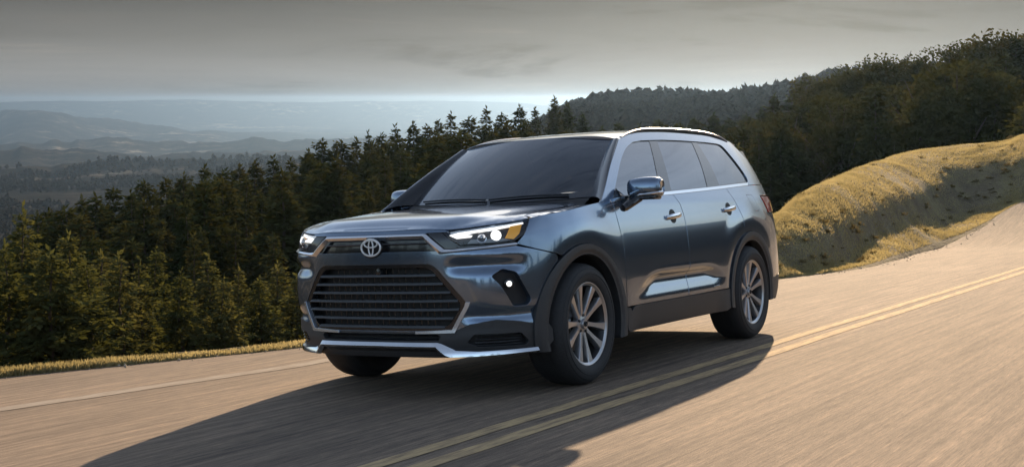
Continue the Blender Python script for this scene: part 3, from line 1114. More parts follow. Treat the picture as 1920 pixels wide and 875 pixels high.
# ------------------------------------------------------------------ mirrors, handles, badge
mw = {}
for sg in (1, -1):
    mr = empty('door_mirror', car, (-.79, 1.035 * sg, 1.268))
    prof = [(-.135, .30), (-.128, .62), (-.10, .84), (-.04, .96), (.03, 1.0), (.085, .93), (.115, .75), (.125, .45)]
    nx_, ns = len(prof), 20
    P = []
    for (yy, k) in prof:
        for j in range(ns):
            th = 2 * math.pi * j / ns
            c, s_ = math.cos(th), math.sin(th)
            ex = .095 * k * (1 if c > 0 else .75) * (abs(c) ** .75) * (1 if c > 0 else -1)
            ez = .076 * (k ** .7) * (abs(s_) ** .75) * (1 if s_ > 0 else -1)
            P.append((ex - .028 * (yy + .1) / .2, yy * sg * .92 + .01 * sg, ez + .03 * (yy / .13) * 0 + (.006 if s_ > 0 else 0)))
    m = MB()
    b = m.quads(P, nx_, ns)
    m.F = []
    for i in range(nx_ - 1):
        for j in range(ns):
            j2 = (j + 1) % ns
            f = (i * ns + j, (i + 1) * ns + j, (i + 1) * ns + j2, i * ns + j2)
            m.F.append(f if sg < 0 else f[::-1])
    m.F.append(tuple(range(ns)))
    m.F.append(tuple((nx_ - 1) * ns + j for j in range(ns))[::-1])
    m.obj('mirror_housing', M_paint, mr, subsurf=1, sharp=0)
    m = MB()
    m.tube([(.035, (-.09) * sg, -.05), (.065, .0, -.046), (.052, .085 * sg, -.040), (.02, .117 * sg, -.034), (-.03, .122 * sg, -.032)], .011, 8)
    m.obj('mirror_indicator', M_chrome, mr)
    m = MB()
    m.box((-.005, 0, -.066), (.13, .20, .03))
    m.obj('mirror_underside', M_black, mr, bevel=.012)
    m = MB()
    m.tube([(.16, -.105 * sg, -.135), (.12, -.10 * sg, -.125), (.06, -.08 * sg, -.10), (.02, -.03 * sg, -.06)], [.035, .040, .038, .04], 12, squash=(1.0, .8))
    m.obj('mirror_arm', M_black, mr)
    m = MB()
    m.box((-.082, 0, 0), (.006, .17, .10))
    m.obj('mirror_glass', M_chrome, mr, bevel=.002)
    # small black sail at the foot of the A pillar
    sail = [(-.50, 1.20), (-.565, 1.225), (-.635, 1.275), (-.66, 1.224), (-.60, 1.216)]
    panel('mirror_sail', car, sx(sail), M_black, h=.03, depth=.006, off=.004, sign=sg)
    for xc, zc in ((-1.418, 1.066), (-2.545, 1.105)):
        sc_ = float(s_of_x(xc))
        dh = empty('door_handle', car, (0, 0, 0))
        rec = [(sc_ + .055 * math.cos(t), zc - .002 + .052 * math.sin(t)) for t in np.linspace(0, 2 * math.pi, 28)[:-1]]
        panel('handle_recess_shade', dh, rec, M_dark, h=.03, depth=0, off=.0025, sign=sg)  # flat dark disc on the door skin, painted for the shaded recess
        pts, rads = [], []
        for i, t in enumerate(np.linspace(-1, 1, 15)):
            p = body(np.array(sc_ + .128 * t), np.array(zc + .008 * t), .026 - .018 * abs(t) ** 4)
            pts.append((p[0], p[1] * sg, p[2]))
            rads.append(.020 * (1 - .35 * abs(t) ** 3))
        m = MB()
        m.tube(pts, rads, 10, squash=(.6, 1.0))
        m.obj('handle_grip', M_chrome, dh)
    bd = [(-2.10, .487), (-2.215, .490), (-2.215, .502), (-2.10, .499)]
    panel('door_badge', car, sx(bd)[::1], M_chrome, h=.02, depth=.003, off=.004, sign=sg)

# ------------------------------------------------------------------ wheels
TR = .394


def build_wheel(parent, loc, sg, rot, steer=0.0):
    w = empty('wheel', parent, loc)
    w.rotation_euler = (0, 0, steer)
    o = .125 * sg       # outer face of the rim
    m = MB()
    m.lathe_y([(.262, o - .002 * sg), (.272, o + .012 * sg), (.285, o + .020 * sg), (.315, o + .027 * sg), (.345, o + .024 * sg), (.368, o + .012 * sg), (.381, o - .006 * sg), (.390, o - .03 * sg),
               (TR, o - .06 * sg), (TR, o - .185 * sg), (.388, o - .22 * sg), (.37, o - .25 * sg), (.33, o - .265 * sg), (.27, o - .25 * sg), (.255, o - .2 * sg)], 72)
    if sg < 0:
        m.F = [f[::-1] for f in m.F]
    tyre = m.obj('tyre', M_tyre, w, sharp=60)
    # tread grooves, sidewall ribs
    for r_, yo in ((.3265, .0285), (.357, .0195)):
        m = MB()
        m.lathe_y([(r_ - .003, o + (yo - .003) * sg), (r_, o + (yo + .0012) * sg), (r_ + .003, o + (yo - .003) * sg)], 64)
        m.obj('sidewall_rib', M_tyre, w)
    for k, yy in enumerate((-.075, -.105, -.14, -.17)):
        m = MB()
        m.lathe_y([(TR + .0006, o + (yy - .006) * sg), (TR + .0012, o + yy * sg), (TR + .0006, o + (yy + .006) * sg)], 64)
        m.obj('tread_groove', M_dark, w)
    m = MB()
    m.lathe_y([(.250, o - .004 * sg), (.262, o + .004 * sg), (.269, o + .010 * sg), (.272, o + .006 * sg), (.270, o - .002 * sg)], 72)
    m.obj('rim_lip', M_rim, w, sharp=0)
    m = MB()
    m.lathe_y([(.262, o - .0 * sg), (.252, o - .012 * sg), (.245, o - .05 * sg), (.235, o - .16 * sg), (.235, o - .21 * sg)], 64)
    m.obj('rim', M_rimdark, w, sharp=0)
    # brake disc and drum back plate
    m = MB()
    m.lathe_y([(.001, o - .085 * sg), (.07, o - .085 * sg), (.09, o - .105 * sg), (.175, o - .105 * sg), (.175, o - .13 * sg), (.05, o - .13 * sg)], 48)
    m.obj('brake_disc', M_disc, w, sharp=40)
    m = MB()
    m.lathe_y([(.235, o - .17 * sg), (.001, o - .17 * sg)], 40)
    m.obj('back_plate', M_dark, w)
    # ten spokes in five pairs, machined faces
    for k in range(10):
        th = rot + 2 * math.pi * k / 10 + (.05 if k % 2 else -.05)
        m = MB()
        er = np.array([math.cos(th), 0, math.sin(th)])
        et = np.array([-math.sin(th), 0, math.cos(th)])
        P = []
        for r_, wd, yy in ((.055, .018, -.030), (.09, .015, -.026), (.15, .0165, -.018), (.21, .022, -.008), (.256, .031, -.002)):
            c = er * r_ + et * (-.004 if k % 2 else .004) * (1 - (r_ - .05) / .2)
            for t_, d in ((-1, -.04), (-1, -.006), (-.8, 0), (.8, 0), (1, -.006), (1, -.04)):
                p = c + et * t_ * wd
                P.append((p[0], o + (yy + d) * sg, p[2]))
        m.quads(P, 5, 6, flip=sg > 0)
        m.obj('spoke', M_rim, w, sharp=40)
    m = MB()
    m.lathe_y([(.001, o - .012 * sg), (.030, o - .013 * sg), (.033, o - .018 * sg), (.034, o - .028 * sg), (.07, o - .034 * sg), (.075, o - .06 * sg)], 40)
    hub = m.obj('hub_cap', M_rim, w, sharp=40)
    for (cy, cz, ry, rz) in ((0, 0, .022, .016), (0, .006, .015, .007), (0, 0, .006, .015)):
        mm = MB()
        mm.tube([(cy + ry * math.cos(t), o - .010 * sg, cz + rz * math.sin(t)) for t in np.linspace(0, 2 * math.pi, 24)], .0022, 5, caps=False)
        mm.obj('hub_emblem', M_dark, w)
    for k in range(5):
        th = rot + .3 + 2 * math.pi * k / 5
        m = MB()
        m.tube([(.056 * math.cos(th), o - .05 * sg, .056 * math.sin(th)), (.056 * math.cos(th), o - .024 * sg, .056 * math.sin(th))], .010, 6)
        m.obj('wheel_nut', M_rimdark, w)
    return w


for cx, rot in ((0.0, R(78)), (-2.949, R(95))):
    for sg in (1, -1):
        build_wheel(car, (cx, .845 * sg, TR), sg, rot)

# ------------------------------------------------------------------ cabin and underside
m = MB()
m.box((-1.6, 0, .36), (4.2, 1.45, .16))
m.box((.45, 0, .42), (.8, 1.0, .2))
m.box((-3.3, 0, .45), (1.4, 1.5, .2))
m.box((-1.45, 0, .46), (1.7, 1.86, .2))
m.obj('underbody', M_under, car, smooth=False)
m = MB()
m.box((-.62, 0, 1.06), (.5, 1.5, .2))
m.box((.2, 0, .8), (.9, 1.1, .5))
m.obj('dashboard', M_int, car, bevel=.05)
for px, ys in ((-1.45, (-.40, .40)), (-2.40, (-.42, .42)), (-3.2, (-.35, .35))):
    for yy in ys:
        st = empty('seat', car, (px, yy, .62))
        m = MB()
        m.box((0, 0, .0), (.5, .5, .18))
        m.obj('seat_cushion', M_int, st, bevel=.05)
        m = MB()
        m.box((-.30, 0, .36), (.14, .48, .62), np.array(Matrix.Rotation(R(-14), 3, 'Y')))
        m.obj('seat_back', M_int, st, bevel=.05)
        m = MB()
        m.box((-.40, 0, .74), (.10, .26, .18))
        m.obj('head_rest', M_int, st, bevel=.04)
m = MB()
m.tube([(-.93 - .06 * math.sin(t), .40 + .185 * math.cos(t), 1.08 + .175 * math.sin(t)) for t in np.linspace(0, 2 * math.pi, 32)], .015, 8, caps=False)
m.tube([(-.93, .22, 1.08), (-.93, .58, 1.08)], .02, 6)
m.tube([(-.93, .4, 1.08), (-.7, .4, 1.02)], .03, 6)
m.obj('steering_wheel', M_int, car)


# ------------------------------------------------------------------ ground, road, bank
def vnoise(x, y, seed=0):
    xi, yi = np.floor(x).astype(np.int64), np.floor(y).astype(np.int64)
    fx, fy = x - xi, y - yi
    fx, fy = fx * fx * (3 - 2 * fx), fy * fy * (3 - 2 * fy)

    def hsh(a, b):
        n = (a * 374761393 + b * 668265263 + seed * 1442695041) & 0x7fffffff
        n = ((n ^ (n >> 13)) * 1274126177) & 0x7fffffff
        n = (n ^ (n >> 16)) & 0xffff
        return n / 65535.0
    a, b, c, d = hsh(xi, yi), hsh(xi + 1, yi), hsh(xi, yi + 1), hsh(xi + 1, yi + 1)
    return (a * (1 - fx) + b * fx) * (1 - fy) + (c * (1 - fx) + d * fx) * fy


def fbm(x, y, oct=4, seed=0, gain=.5):
    s, a, f, t = 0, 1.0, 1.0, 0
    for i in range(oct):
        s = s + a * (vnoise(x * f + 17.3 * i, y * f - 9.1 * i, seed + i) * 2 - 1)
        t += a
        a *= gain
        f *= 2.03
    return s / t


EDGE = cubic([-60, -45, -36, -33, -31.45, -30.25, -29.4, -27.5, -25.3, -22, -17, -14.4, -13, -12, -11.3, -10.3, -7, -4, -1.43, .86, 4, 8, 20],
             [17, 8, 2.5, .5, -.55, -1.36, -1.64, -1.84, -2.04, -2.0, -1.55, -1.38, -1.52, -1.70, -1.86, -2.1, -2.2, -2.4, -2.76, -3.75, -4.7, -5.2, -5.6])


def road_z(x):
    q = np.maximum(0, -np.asarray(x, float) - 22)
    return np.where(q < 9, .015 * q * q, .015 * 81 + .27 * (q - 9))


def road_shift(x):
    q = np.maximum(0, -np.asarray(x, float) - 25)
    return np.where(q < 7, .03 * q * q, .03 * 49 + .42 * (q - 7))


def grid_mesh(P, nu, nv, flip=False):
    i = np.arange(nu - 1)[:, None] * nv + np.arange(nv - 1)[None]
    F = np.stack([i, i + nv, i + nv + 1, i + 1], -1).reshape(-1, 4)
    if flip:
        F = F[:, ::-1]
    return P.reshape(-1, 3), np.ascontiguousarray(F)


# ---- road surface
def make_asphalt():
    m, t, b = new_mat('worn_asphalt')
    c = N(t, 'ShaderNodeTexCoord')

    def noise(scale, detail, sc, rough=.6):
        mpn = N(t, 'ShaderNodeMapping')
        mpn.inputs['Scale'].default_value = sc
        L(t, c, 'Object', mpn, 0)
        n = N(t, 'ShaderNodeTexNoise')
        n.inputs['Scale'].default_value = scale
        n.inputs['Detail'].default_value = detail
        n.inputs['Roughness'].default_value = rough
        L(t, mpn, 0, n, 'Vector')
        return n
    broad = noise(.5, 3, (.35, 1.6, 1))
    streak = noise(6.0, 4, (.10, 3.2, 1))
    fine = noise(26.0, 3, (.22, 3.0, 1), .7)
    grit = noise(160.0, 2, (1, 1, 1), .7)
    base = ramp(t, [(.30, (.142, .110, .084)), (.70, (.210, .162, .122))], 'LINEAR')
    L(t, broad, 'Fac', base, 0)
    s1 = ramp(t, [(.30, (.58, .58, .60)), (.5, (1.0, 1.0, 1.0)), (.70, (1.45, 1.40, 1.33))], 'LINEAR')
    L(t, streak, 'Fac', s1, 0)
    s2 = ramp(t, [(.30, (.60, .60, .62)), (.50, (1, 1, 1)), (.64, (1.28, 1.25, 1.20)), (.74, (2.1, 1.95, 1.72))], 'LINEAR')
    L(t, fine, 'Fac', s2, 0)
    s3 = ramp(t, [(.30, (.72, .72, .72)), (.62, (1.12, 1.12, 1.12)), (.80, (1.6, 1.55, 1.45))], 'LINEAR')
    L(t, grit, 'Fac', s3, 0)
    cur = base
    for s in (s1, s2, s3):
        mx = N(t, 'ShaderNodeMix', data_type='RGBA')
        mx.blend_type = 'MULTIPLY'
        mx.inputs['Factor'].default_value = 1
        L(t, cur, 'Result' if cur is not base else 0, mx, 'A')
        L(t, s, 0, mx, 'B')
        cur = mx
    L(t, cur, 'Result', b, 'Base Color')
    b.inputs['Roughness'].default_value = .9
    b.inputs['Specular IOR Level'].default_value = .24
    bp = N(t, 'ShaderNodeBump')
    bp.inputs['Strength'].default_value = .55
    bp.inputs['Distance'].default_value = .012
    ad = N(t, 'ShaderNodeMath', operation='ADD')
    L(t, grit, 'Fac', ad, 0)
    L(t, fine, 'Fac', ad, 1)
    L(t, ad, 0, bp, 'Height')
    L(t, bp, 0, b, 'Normal')
    return m


def make_line(name, col, under):
    m, t, b = new_mat(name)
    c = N(t, 'ShaderNodeTexCoord')
    mpn = N(t, 'ShaderNodeMapping')
    mpn.inputs['Scale'].default_value = (.35, 3.0, 1)
    L(t, c, 'Object', mpn, 0)
    n = N(t, 'ShaderNodeTexNoise')
    n.inputs['Scale'].default_value = 9
    n.inputs['Detail'].default_value = 6
    n.inputs['Roughness'].default_value = .7
    L(t, mpn, 0, n, 'Vector')
    r = ramp(t, [(.36, under), (.58, col)], 'LINEAR')
    L(t, n, 'Fac', r, 0)
    L(t, r, 0, b, 'Base Color')
    b.inputs['Roughness'].default_value = .9
    b.inputs['Specular IOR Level'].default_value = .1
    return m


M_road = make_asphalt()
xs = np.concatenate([np.linspace(16, -22, 90), np.linspace(-22.5, -58, 60)])
vs_ = np.linspace(0, 1, 26)
X, U = np.meshgrid(xs, vs_, indexing='ij')
E0 = EDGE(X) + .05 * fbm(X * 2.2, X * 0 + 3.1, 3, 5)
YN = 5.7 + road_shift(X)
Y = E0 + (YN - E0) * U
Zr = road_z(X)
V, F = grid_mesh(to_world(np.stack([X, Y, Zr], -1)), *X.shape)
# keep object coordinates aligned with the road: the mesh stays in road axes, the object carries the slope
road = add('road', mesh_from('road', np.stack([X, Y, Zr], -1).reshape(-1, 3), F, M_road))
road.matrix_world = M4
set_tags(road, 'worn brown asphalt mountain road climbing to the bend', kind='structure')


def line_strip(name, y0, y1, mat, x0=14, x1=-52, wob=0.0, shift=None):
    xx = np.linspace(x0, x1, 200)
    sh = road_shift(xx) if shift is None else shift(xx)
    P = np.stack([np.stack([xx, y + sh + wob * fbm(xx * 1.3, xx * 0 + y, 2, 3), road_z(xx) + .003], -1) for y in (y0, y1)], 1)
    V, F = grid_mesh(P, 200, 2)
    return add(name, mesh_from(name, V, F, mat), road)


M_yel = make_line('worn_yellow_paint', (.46, .335, .185), (.22, .165, .11))
M_wht = make_line('worn_white_paint', (.27, .24, .205), (.18, .147, .115))
line_strip('yellow_line', 1.23, 1.34, M_yel, wob=.012)
line_strip('yellow_line', 1.448, 1.562, M_yel, wob=.012)
line_strip('white_edge_line', -1.90, -1.72, M_wht, x1=-9.5, wob=.02, shift=lambda x: -.16 * np.maximum(0, x + .3))

# loose stones along the broken edge of the asphalt
g = np.random.default_rng(3)
n = 700
gx_ = g.uniform(-28, 9, n)
gy_ = EDGE(gx_) + g.normal(0, .16, n) - .03
sz = .006 + .014 * g.random(n) ** 3
oc = np.array([(1, 0, 0), (0, 1, 0), (-1, 0, 0), (0, -1, 0), (0, 0, 1), (0, 0, -1)], float)
of = np.array([(0, 1, 4), (1, 2, 4), (2, 3, 4), (3, 0, 4), (1, 0, 5), (2, 1, 5), (3, 2, 5), (0, 3, 5)])
GV = np.stack([gx_, gy_, road_z(gx_) + sz * .4], -1)[:, None] + oc[None] * (sz[:, None, None] * g.uniform(.55, 1.3, (n, 6, 1)))
gv = add('gravel', mesh_from('gravel', GV.reshape(-1, 3), (np.arange(n)[:, None, None] * 6 + of[None]).reshape(-1, 3), simple('road_gravel', (.34, .28, .21), .9, noise=.4, nscale=8), smooth=False))
gv.matrix_world = M4
set_tags(gv, 'loose gravel scattered along the far edge of the road', 'gravel', kind='stuff')

# ---- grassy bank and verge: a surface lofted over six rails that run beside the road
def left_col(x):
    y = float(EDGE(x))
    pts = [(x, y, 0.0)]
    for d, h in ((.12, .01), (.36, -.02), (1.5, -.6), (5.0, -2.9), (13.0, -8.6)):
        pts.append((x - .25 * d, y - d, h))
    return pts


RAILS = [left_col(x) for x in (16, 12, 8, 5, 3, 1.5, 0, -1.5, -3, -5, -7, -8.8)] + [
    [(-10.34, -2.10, 0.00), (-10.63, -2.21, 0.01), (-11.47, -2.53, 0.35), (-14.31, -3.65, 0.43), (-19.89, -5.85, -0.47), (-34.76, -11.73, -5.57)],
    [(-11.27, -1.86, 0.00), (-11.56, -1.96, 0.02), (-13.05, -2.48, 0.63), (-16.91, -3.86, 0.84), (-22.55, -5.90, -0.06), (-37.59, -11.34, -5.16)],
    [(-12.05, -1.70, 0.00), (-12.47, -1.85, 0.03), (-14.18, -2.39, 0.80), (-20.29, -4.45, 1.17), (-25.97, -6.37, 0.27), (-41.13, -11.49, -4.83)],
    [(-13.08, -1.51, 0.00), (-13.67, -1.69, 0.04), (-15.62, -2.27, 0.94), (-24.52, -5.01, 1.70), (-30.25, -6.79, 0.80), (-45.52, -11.54, -4.30)],
    [(-14.38, -1.35, 0.00), (-17.38, -2.21, 0.16), (-20.05, -2.93, 1.12), (-30.36, -5.84, 2.19), (-36.13, -7.48, 1.29), (-51.51, -11.86, -3.81)],
    [(-17.10, -1.52, 0.00), (-21.37, -2.61, 0.43), (-24.35, -3.36, 1.37), (-36.10, -6.37, 2.66), (-41.91, -7.87, 1.76), (-57.39, -11.88, -3.34)],
    [(-21.96, -2.07, 0.00), (-26.29, -3.07, 0.56), (-29.63, -3.81, 1.72), (-40.75, -6.39, 2.94), (-46.59, -7.76, 2.04), (-62.15, -11.40, -3.06)],
    [(-25.27, -2.06, 0.16), (-29.65, -2.97, 0.68), (-33.36, -3.70, 2.22), (-42.74, -5.66, 3.03), (-48.61, -6.89, 2.13), (-64.25, -10.18, -2.97)],
    [(-27.46, -1.84, 0.45), (-30.25, -2.36, 0.85), (-33.57, -2.95, 2.35), (-42.61, -4.66, 3.03), (-48.50, -5.78, 2.13), (-64.21, -8.78, -2.97)],
    [(-29.39, -1.64, 0.82), (-30.88, -1.89, 0.98), (-33.89, -2.38, 2.45), (-42.66, -3.91, 3.04), (-48.56, -4.94, 2.14), (-64.31, -7.70, -2.96)],
    [(-30.25, -1.36, 1.02), (-30.90, -1.46, 1.13), (-33.24, -1.80, 2.53), (-41.80, -3.20, 3.21), (-47.71, -4.17, 2.31), (-63.49, -6.75, -2.79)],
    [(-31.45, -0.55, 1.34), (-32.10, -0.63, 1.42), (-34.48, -0.93, 2.64), (-43.16, -2.12, 3.35), (-49.09, -2.93, 2.45), (-64.93, -5.12, -2.65)],
]
RA = np.array(RAILS)
ci = np.arange(len(RA))
rails = [cubic(ci, RA[:, k, :]) for k in range(6)]
nu = 340
ui = np.linspace(0, len(RA) - 1, nu)
RP = np.stack([r(ui) for r in rails], 1)            # nu, 6, 3
for _ in range(2):      # soften the lie of the land along the bank
    Q = np.pad(RP, ((9, 9), (0, 0), (0, 0)), mode='edge')
    kr = np.hanning(19); kr /= kr.sum()
    RPs = sum(kr[q] * Q[q:q + len(RP)] for q in range(19))
    RP[:, 1:] = RPs[:, 1:]
tk = np.array([0, .12, .30, .58, .74, 1.0])
nv = 90
tv = np.linspace(0, 1, nv)
BK = np.zeros((nu, nv, 3))
for i in range(nu):
    BK[i] = cubic(tk, RP[i])(tv)
Q = np.pad(BK, ((0, 0), (6, 6), (0, 0)), mode='edge')
kr = np.hanning(13); kr /= kr.sum()
sm_ = sum(kr[q] * Q[:, q:q + nv] for q in range(13))
wv = smooth(0, .10, tv)[None, :, None] * smooth(11.5, 13, ui)[:, None, None]
BK = BK * (1 - wv) + sm_ * wv
bx_, by_ = BK[..., 0] * .82 + BK[..., 1] * .57, BK[..., 1] * .82 - BK[..., 0] * .57
BK[..., 2] += .045 * (np.sin(.55 * bx_ + 1.4 * np.sin(.5 * by_)) + .6 * np.sin(1.25 * by_ + .9 * np.sin(.8 * bx_ + 1))) * wv[..., 0]
amp = smooth(0, .06, tv)[None] * (.03 + .045 * smooth(11, 13, ui)[:, None])
BK[..., 2] += amp * fbm(bx_ * 1.3, by_ * 1.3, 4, 4, .6)
BK[:, 0, 2] -= .03


def make_grassground(name, cols, scale=1.0):
    m, t, b = new_mat(name)
    c = N(t, 'ShaderNodeTexCoord')
    n = N(t, 'ShaderNodeTexNoise')
    n.inputs['Scale'].default_value = 1.3 * scale
    n.inputs['Detail'].default_value = 8
    n.inputs['Roughness'].default_value = .65
    L(t, c, 'Object', n, 'Vector')
    r = ramp(t, cols, 'LINEAR')
    L(t, n, 'Fac', r, 0)
    L(t, r, 0, b, 'Base Color')
    b.inputs['Roughness'].default_value = .95
    b.inputs['Specular IOR Level'].default_value = .1
    n2 = N(t, 'ShaderNodeTexNoise')
    n2.inputs['Scale'].default_value = 9 * scale
    n2.inputs['Detail'].default_value = 5
    L(t, c, 'Object', n2, 'Vector')
    bp = N(t, 'ShaderNodeBump')
    bp.inputs['Strength'].default_value = .8
    bp.inputs['Distance'].default_value = .12 / scale
    L(t, n2, 'Fac', bp, 'Height')
    L(t, bp, 0, b, 'Normal')
    return m


M_bank = make_grassground('dry_grass_turf', [(.30, (.105, .084, .060)), (.48, (.155, .128, .080)), (.66, (.205, .175, .095))])
V, F = grid_mesh(BK, nu, nv, flip=True)
bank = add('grassy_bank', mesh_from('grassy_bank', V, F, M_bank))
bank.matrix_world = M4
set_tags(bank, 'golden grass bank and verge along the far edge of the road', kind='structure')

# ---- terrain sheet to the horizon, in polar steps round the viewpoint
AZ = [-60, -35, -23, -16, -9, -2, 3, 6, 11.6, 15, 22, 31, 60]
DK = [20, 45, 70, 120, 200, 350, 600, 1000]
TAB = np.array([
    [-6, -15, -20, -26, -36, -52, -72, -88],
    [-6, -15, -20, -26, -36, -52, -72, -88],
    [-6, -14, -18, -24, -35, -52, -74, -88],
    [-6, -12, -15.5, -21, -32, -50, -76, -90],
    [-6, -11, -14, -17, -25, -42, -76, -92],
    [-6, -11, -13, -15, -18, -26, -44, -80],
    [-6, -10, -12, -13, -14, -14, -8, -30],
    [-6, -9, -11, -12, -12, -12, -6, -20],
    [-5, -8, -9, -8, -8, -6, 0, -10],
    [-4, -7, -8, -6, -5, -3, 7, 0],
    [-4, -6, -7, -3, -1, 0, 10, 6],
    [-4, -5, -5, 0, 5, 12, 20, 18],
    [-4, -5, -4, 2, 8, 14, 22, 22]], float)
_logk = np.log(DK)
_azf = cubic(AZ, TAB)
r4 = cubic([-70, -36, -22.3, -21, -19.7, -18, -15.7, -12.3, -8.3, -6, 0, 70], [-90, -60, -49, -44, -77, -107, -160, -200, -235, -250, -250, -250])
r5 = cubic([-70, -35, -22, -18, -15.5, -13.5, -11, -6, 0, 2, 70], [-20, -14, -8, -3, 10, 4, -6, -4, -12, -60, -90])
basef = cubic(np.log([1000, 1600, 2600, 4200, 6500, 9000, 20000]), [-88, -104, -150, -195, -238, -245, -250])


def terrain(x, y):
    """world height of the ground sheet"""
    x = np.asarray(x, float)
    y = np.asarray(y, float)
    dx, dy = x - CAM.x, y - CAM.y
    D = np.hypot(dx, dy)
    az = np.degrees(np.arctan2(dx, dy))
    # road axes
    P = np.stack([x, y, np.zeros_like(x)], -1) @ CARM
    xc, yc = P[..., 0], P[..., 1]
    plane = (-CARM[0, 2] * x - CARM[1, 2] * y) / CARM[2, 2]
    xcl = np.clip(xc, -58, 18)
    e = EDGE(xcl) - yc
    zr = plane + road_z(xcl) * smooth(-12, -4, -np.maximum(0, -yc - 0) ) - .16
    zr = plane + road_z(xcl) - .16 - .05 * np.maximum(0, -xc - 58)
    near = zr - .75 * np.clip(e - .4, 0, 14) + .03 * np.clip(yc - 7 - road_shift(xcl), 0, 60)
    azc = np.clip(az, -60, 60)
    tb = _azf(azc)
    l = np.log(np.clip(D, 20, 1000))
    k = np.clip(np.searchsorted(_logk, l) - 1, 0, len(DK) - 2)
    t = (l - _logk[k]) / (_logk[k + 1] - _logk[k])
    t = np.clip(t, 0, 1)
    idx = np.indices(tb.shape[:-1])
    tz = np.take_along_axis(tb, k[..., None], -1)[..., 0] * (1 - t) + np.take_along_axis(tb, k[..., None] + 1, -1)[..., 0] * t
    tz = tz + smooth(60, 300, D) * np.minimum(D * .012, 9) * fbm(x / 70, y / 70, 3, 31)
    # the far valley
    ld = np.log(np.clip(D, 1000, 20000))
    far = basef(ld)
    far = far + 14 * smooth(900, 1400, D) * fbm(x / 300, y / 300, 6, 41, .6)
    # successive ridges, each with its own broken crest and gullied flanks
    gul = np.abs(fbm(az / 1.1 + 5, D / 700, 5, 45, .55))
    for D0, wd_, zt, ja, fq, sd_, a0, a1 in ((1350, 240, -66, 14, 2.6, 43, -19, -11), (1900, 260, -92, 20, 3.1, 44, -60, -30), (3000, 380, -114, 26, 2.4, 46, -60, -30), (4700, 520, -146, 34, 2.0, 47, -60, -30)):
        crest = zt + ja * fbm(az / fq + sd_, D * 0 + sd_, 6, sd_, .55) - .55 * ja * gul
        dd = D - D0 * (1 + .06 * fbm(az / 4.0, az * 0, 2, sd_ + 9))
        prof = np.exp(-(np.abs(dd) / wd_) ** 1.5)
        wl = smooth(a0, a1, az) * (1 - smooth(-3, 1, az))
        far = np.maximum(far, far + (crest - far) * prof * wl)
    rid = np.abs(fbm(az / 2.2 + 11, D / 1300, 6, 61, .56))
    far = far + (r4(az) + 246 + 16 * fbm(az / .9, D * 0, 5, 63) - 60 * rid * (1 - .5 * np.exp(-(np.abs(D - 8000) / 300) ** 2))) * np.exp(-(np.abs(D - 8000 - 300 * np.sin(az)) / 1150) ** 1.5)
    far = far + (r5(az) + 246 + 10 * fbm(az / 1.3, D * 0, 4, 71)) * np.exp(-((D - 12600) / 700) ** 2)
    tzf = tz * (1 - smooth(800, 1300, D)) + far * smooth(800, 1300, D)
    right = smooth(1.5, 6, az) * (1 - smooth(50, 90, az))
    tzf = tzf * (1 - right) + np.where(D > 700, tz - (np.clip(D, 700, 3000) - 700) * .12, tz) * right
    back = smooth(60, 95, np.abs(az))
    tzf = tzf * (1 - back) + back * (plane * np.clip(60 / np.maximum(D, 1), 0, 1) + 4 + 3 * fbm(x / 40, y / 40, 3, 8))
    w = smooth(5, 17, e) * (1 - smooth(-.0, 1.0, 0 * e))
    w = np.maximum(w, smooth(55, 110, D))
    return near * (1 - w) + tzf * w


azs = np.radians(np.concatenate([np.linspace(-180, -33, 50)[:-1], np.linspace(-33, 33, 520), np.linspace(33, 180, 50)[1:]]))
ds = np.concatenate([np.linspace(.5, 30, 60)[:-1], np.geomspace(30, 600, 90)[:-1], np.geomspace(600, 14500, 170)])
A_, D_ = np.meshgrid(azs, ds, indexing='ij')
TX, TY = CAM.x + D_ * np.sin(A_), CAM.y + D_ * np.cos(A_)
TZ = terrain(TX, TY)
V, F = grid_mesh(np.stack([TX, TY, TZ], -1), *TX.shape)


def make_terrain():
    m, t, b = new_mat('wooded_hills')
    c = N(t, 'ShaderNodeTexCoord')
    res = []
    for sc, dt in ((.0016, 8), (.012, 6), (.09, 5)):
        n = N(t, 'ShaderNodeTexNoise')
        n.inputs['Scale'].default_value = sc
        n.inputs['Detail'].default_value = dt
        n.inputs['Roughness'].default_value = .62
        L(t, c, 'Object', n, 'Vector')
        res.append(n)
    r1 = ramp(t, [(.36, (.014, .016, .013)), (.50, (.028, .026, .021)), (.565, (.062, .054, .042)), (.645, (.26, .225, .17))], 'LINEAR')
    mxn = N(t, 'ShaderNodeMix', data_type='FLOAT')
    mxn.inputs[0].default_value = .45
    L(t, res[0], 'Fac', mxn, 2)
    L(t, res[1], 'Fac', mxn, 3)
    L(t, mxn, 0, r1, 0)
    r2 = ramp(t, [(.3, (.6, .6, .6)), (.7, (1.3, 1.3, 1.3))], 'LINEAR')
    L(t, res[2], 'Fac', r2, 0)
    mx = N(t, 'ShaderNodeMix', data_type='RGBA')
    mx.blend_type = 'MULTIPLY'
    mx.inputs['Factor'].default_value = 1
    L(t, r1, 0, mx, 'A')
    L(t, r2, 0, mx, 'B')
    L(t, mx, 'Result', b, 'Base Color')
    b.inputs['Roughness'].default_value = 1
    b.inputs['Specular IOR Level'].default_value = 0
    return m


ground = add('ground', mesh_from('ground', V, F, make_terrain()))
set_tags(ground, 'wooded hills and hazy valley falling away below the road', kind='structure')


# ------------------------------------------------------------------ trees
rng = np.random.default_rng(7)


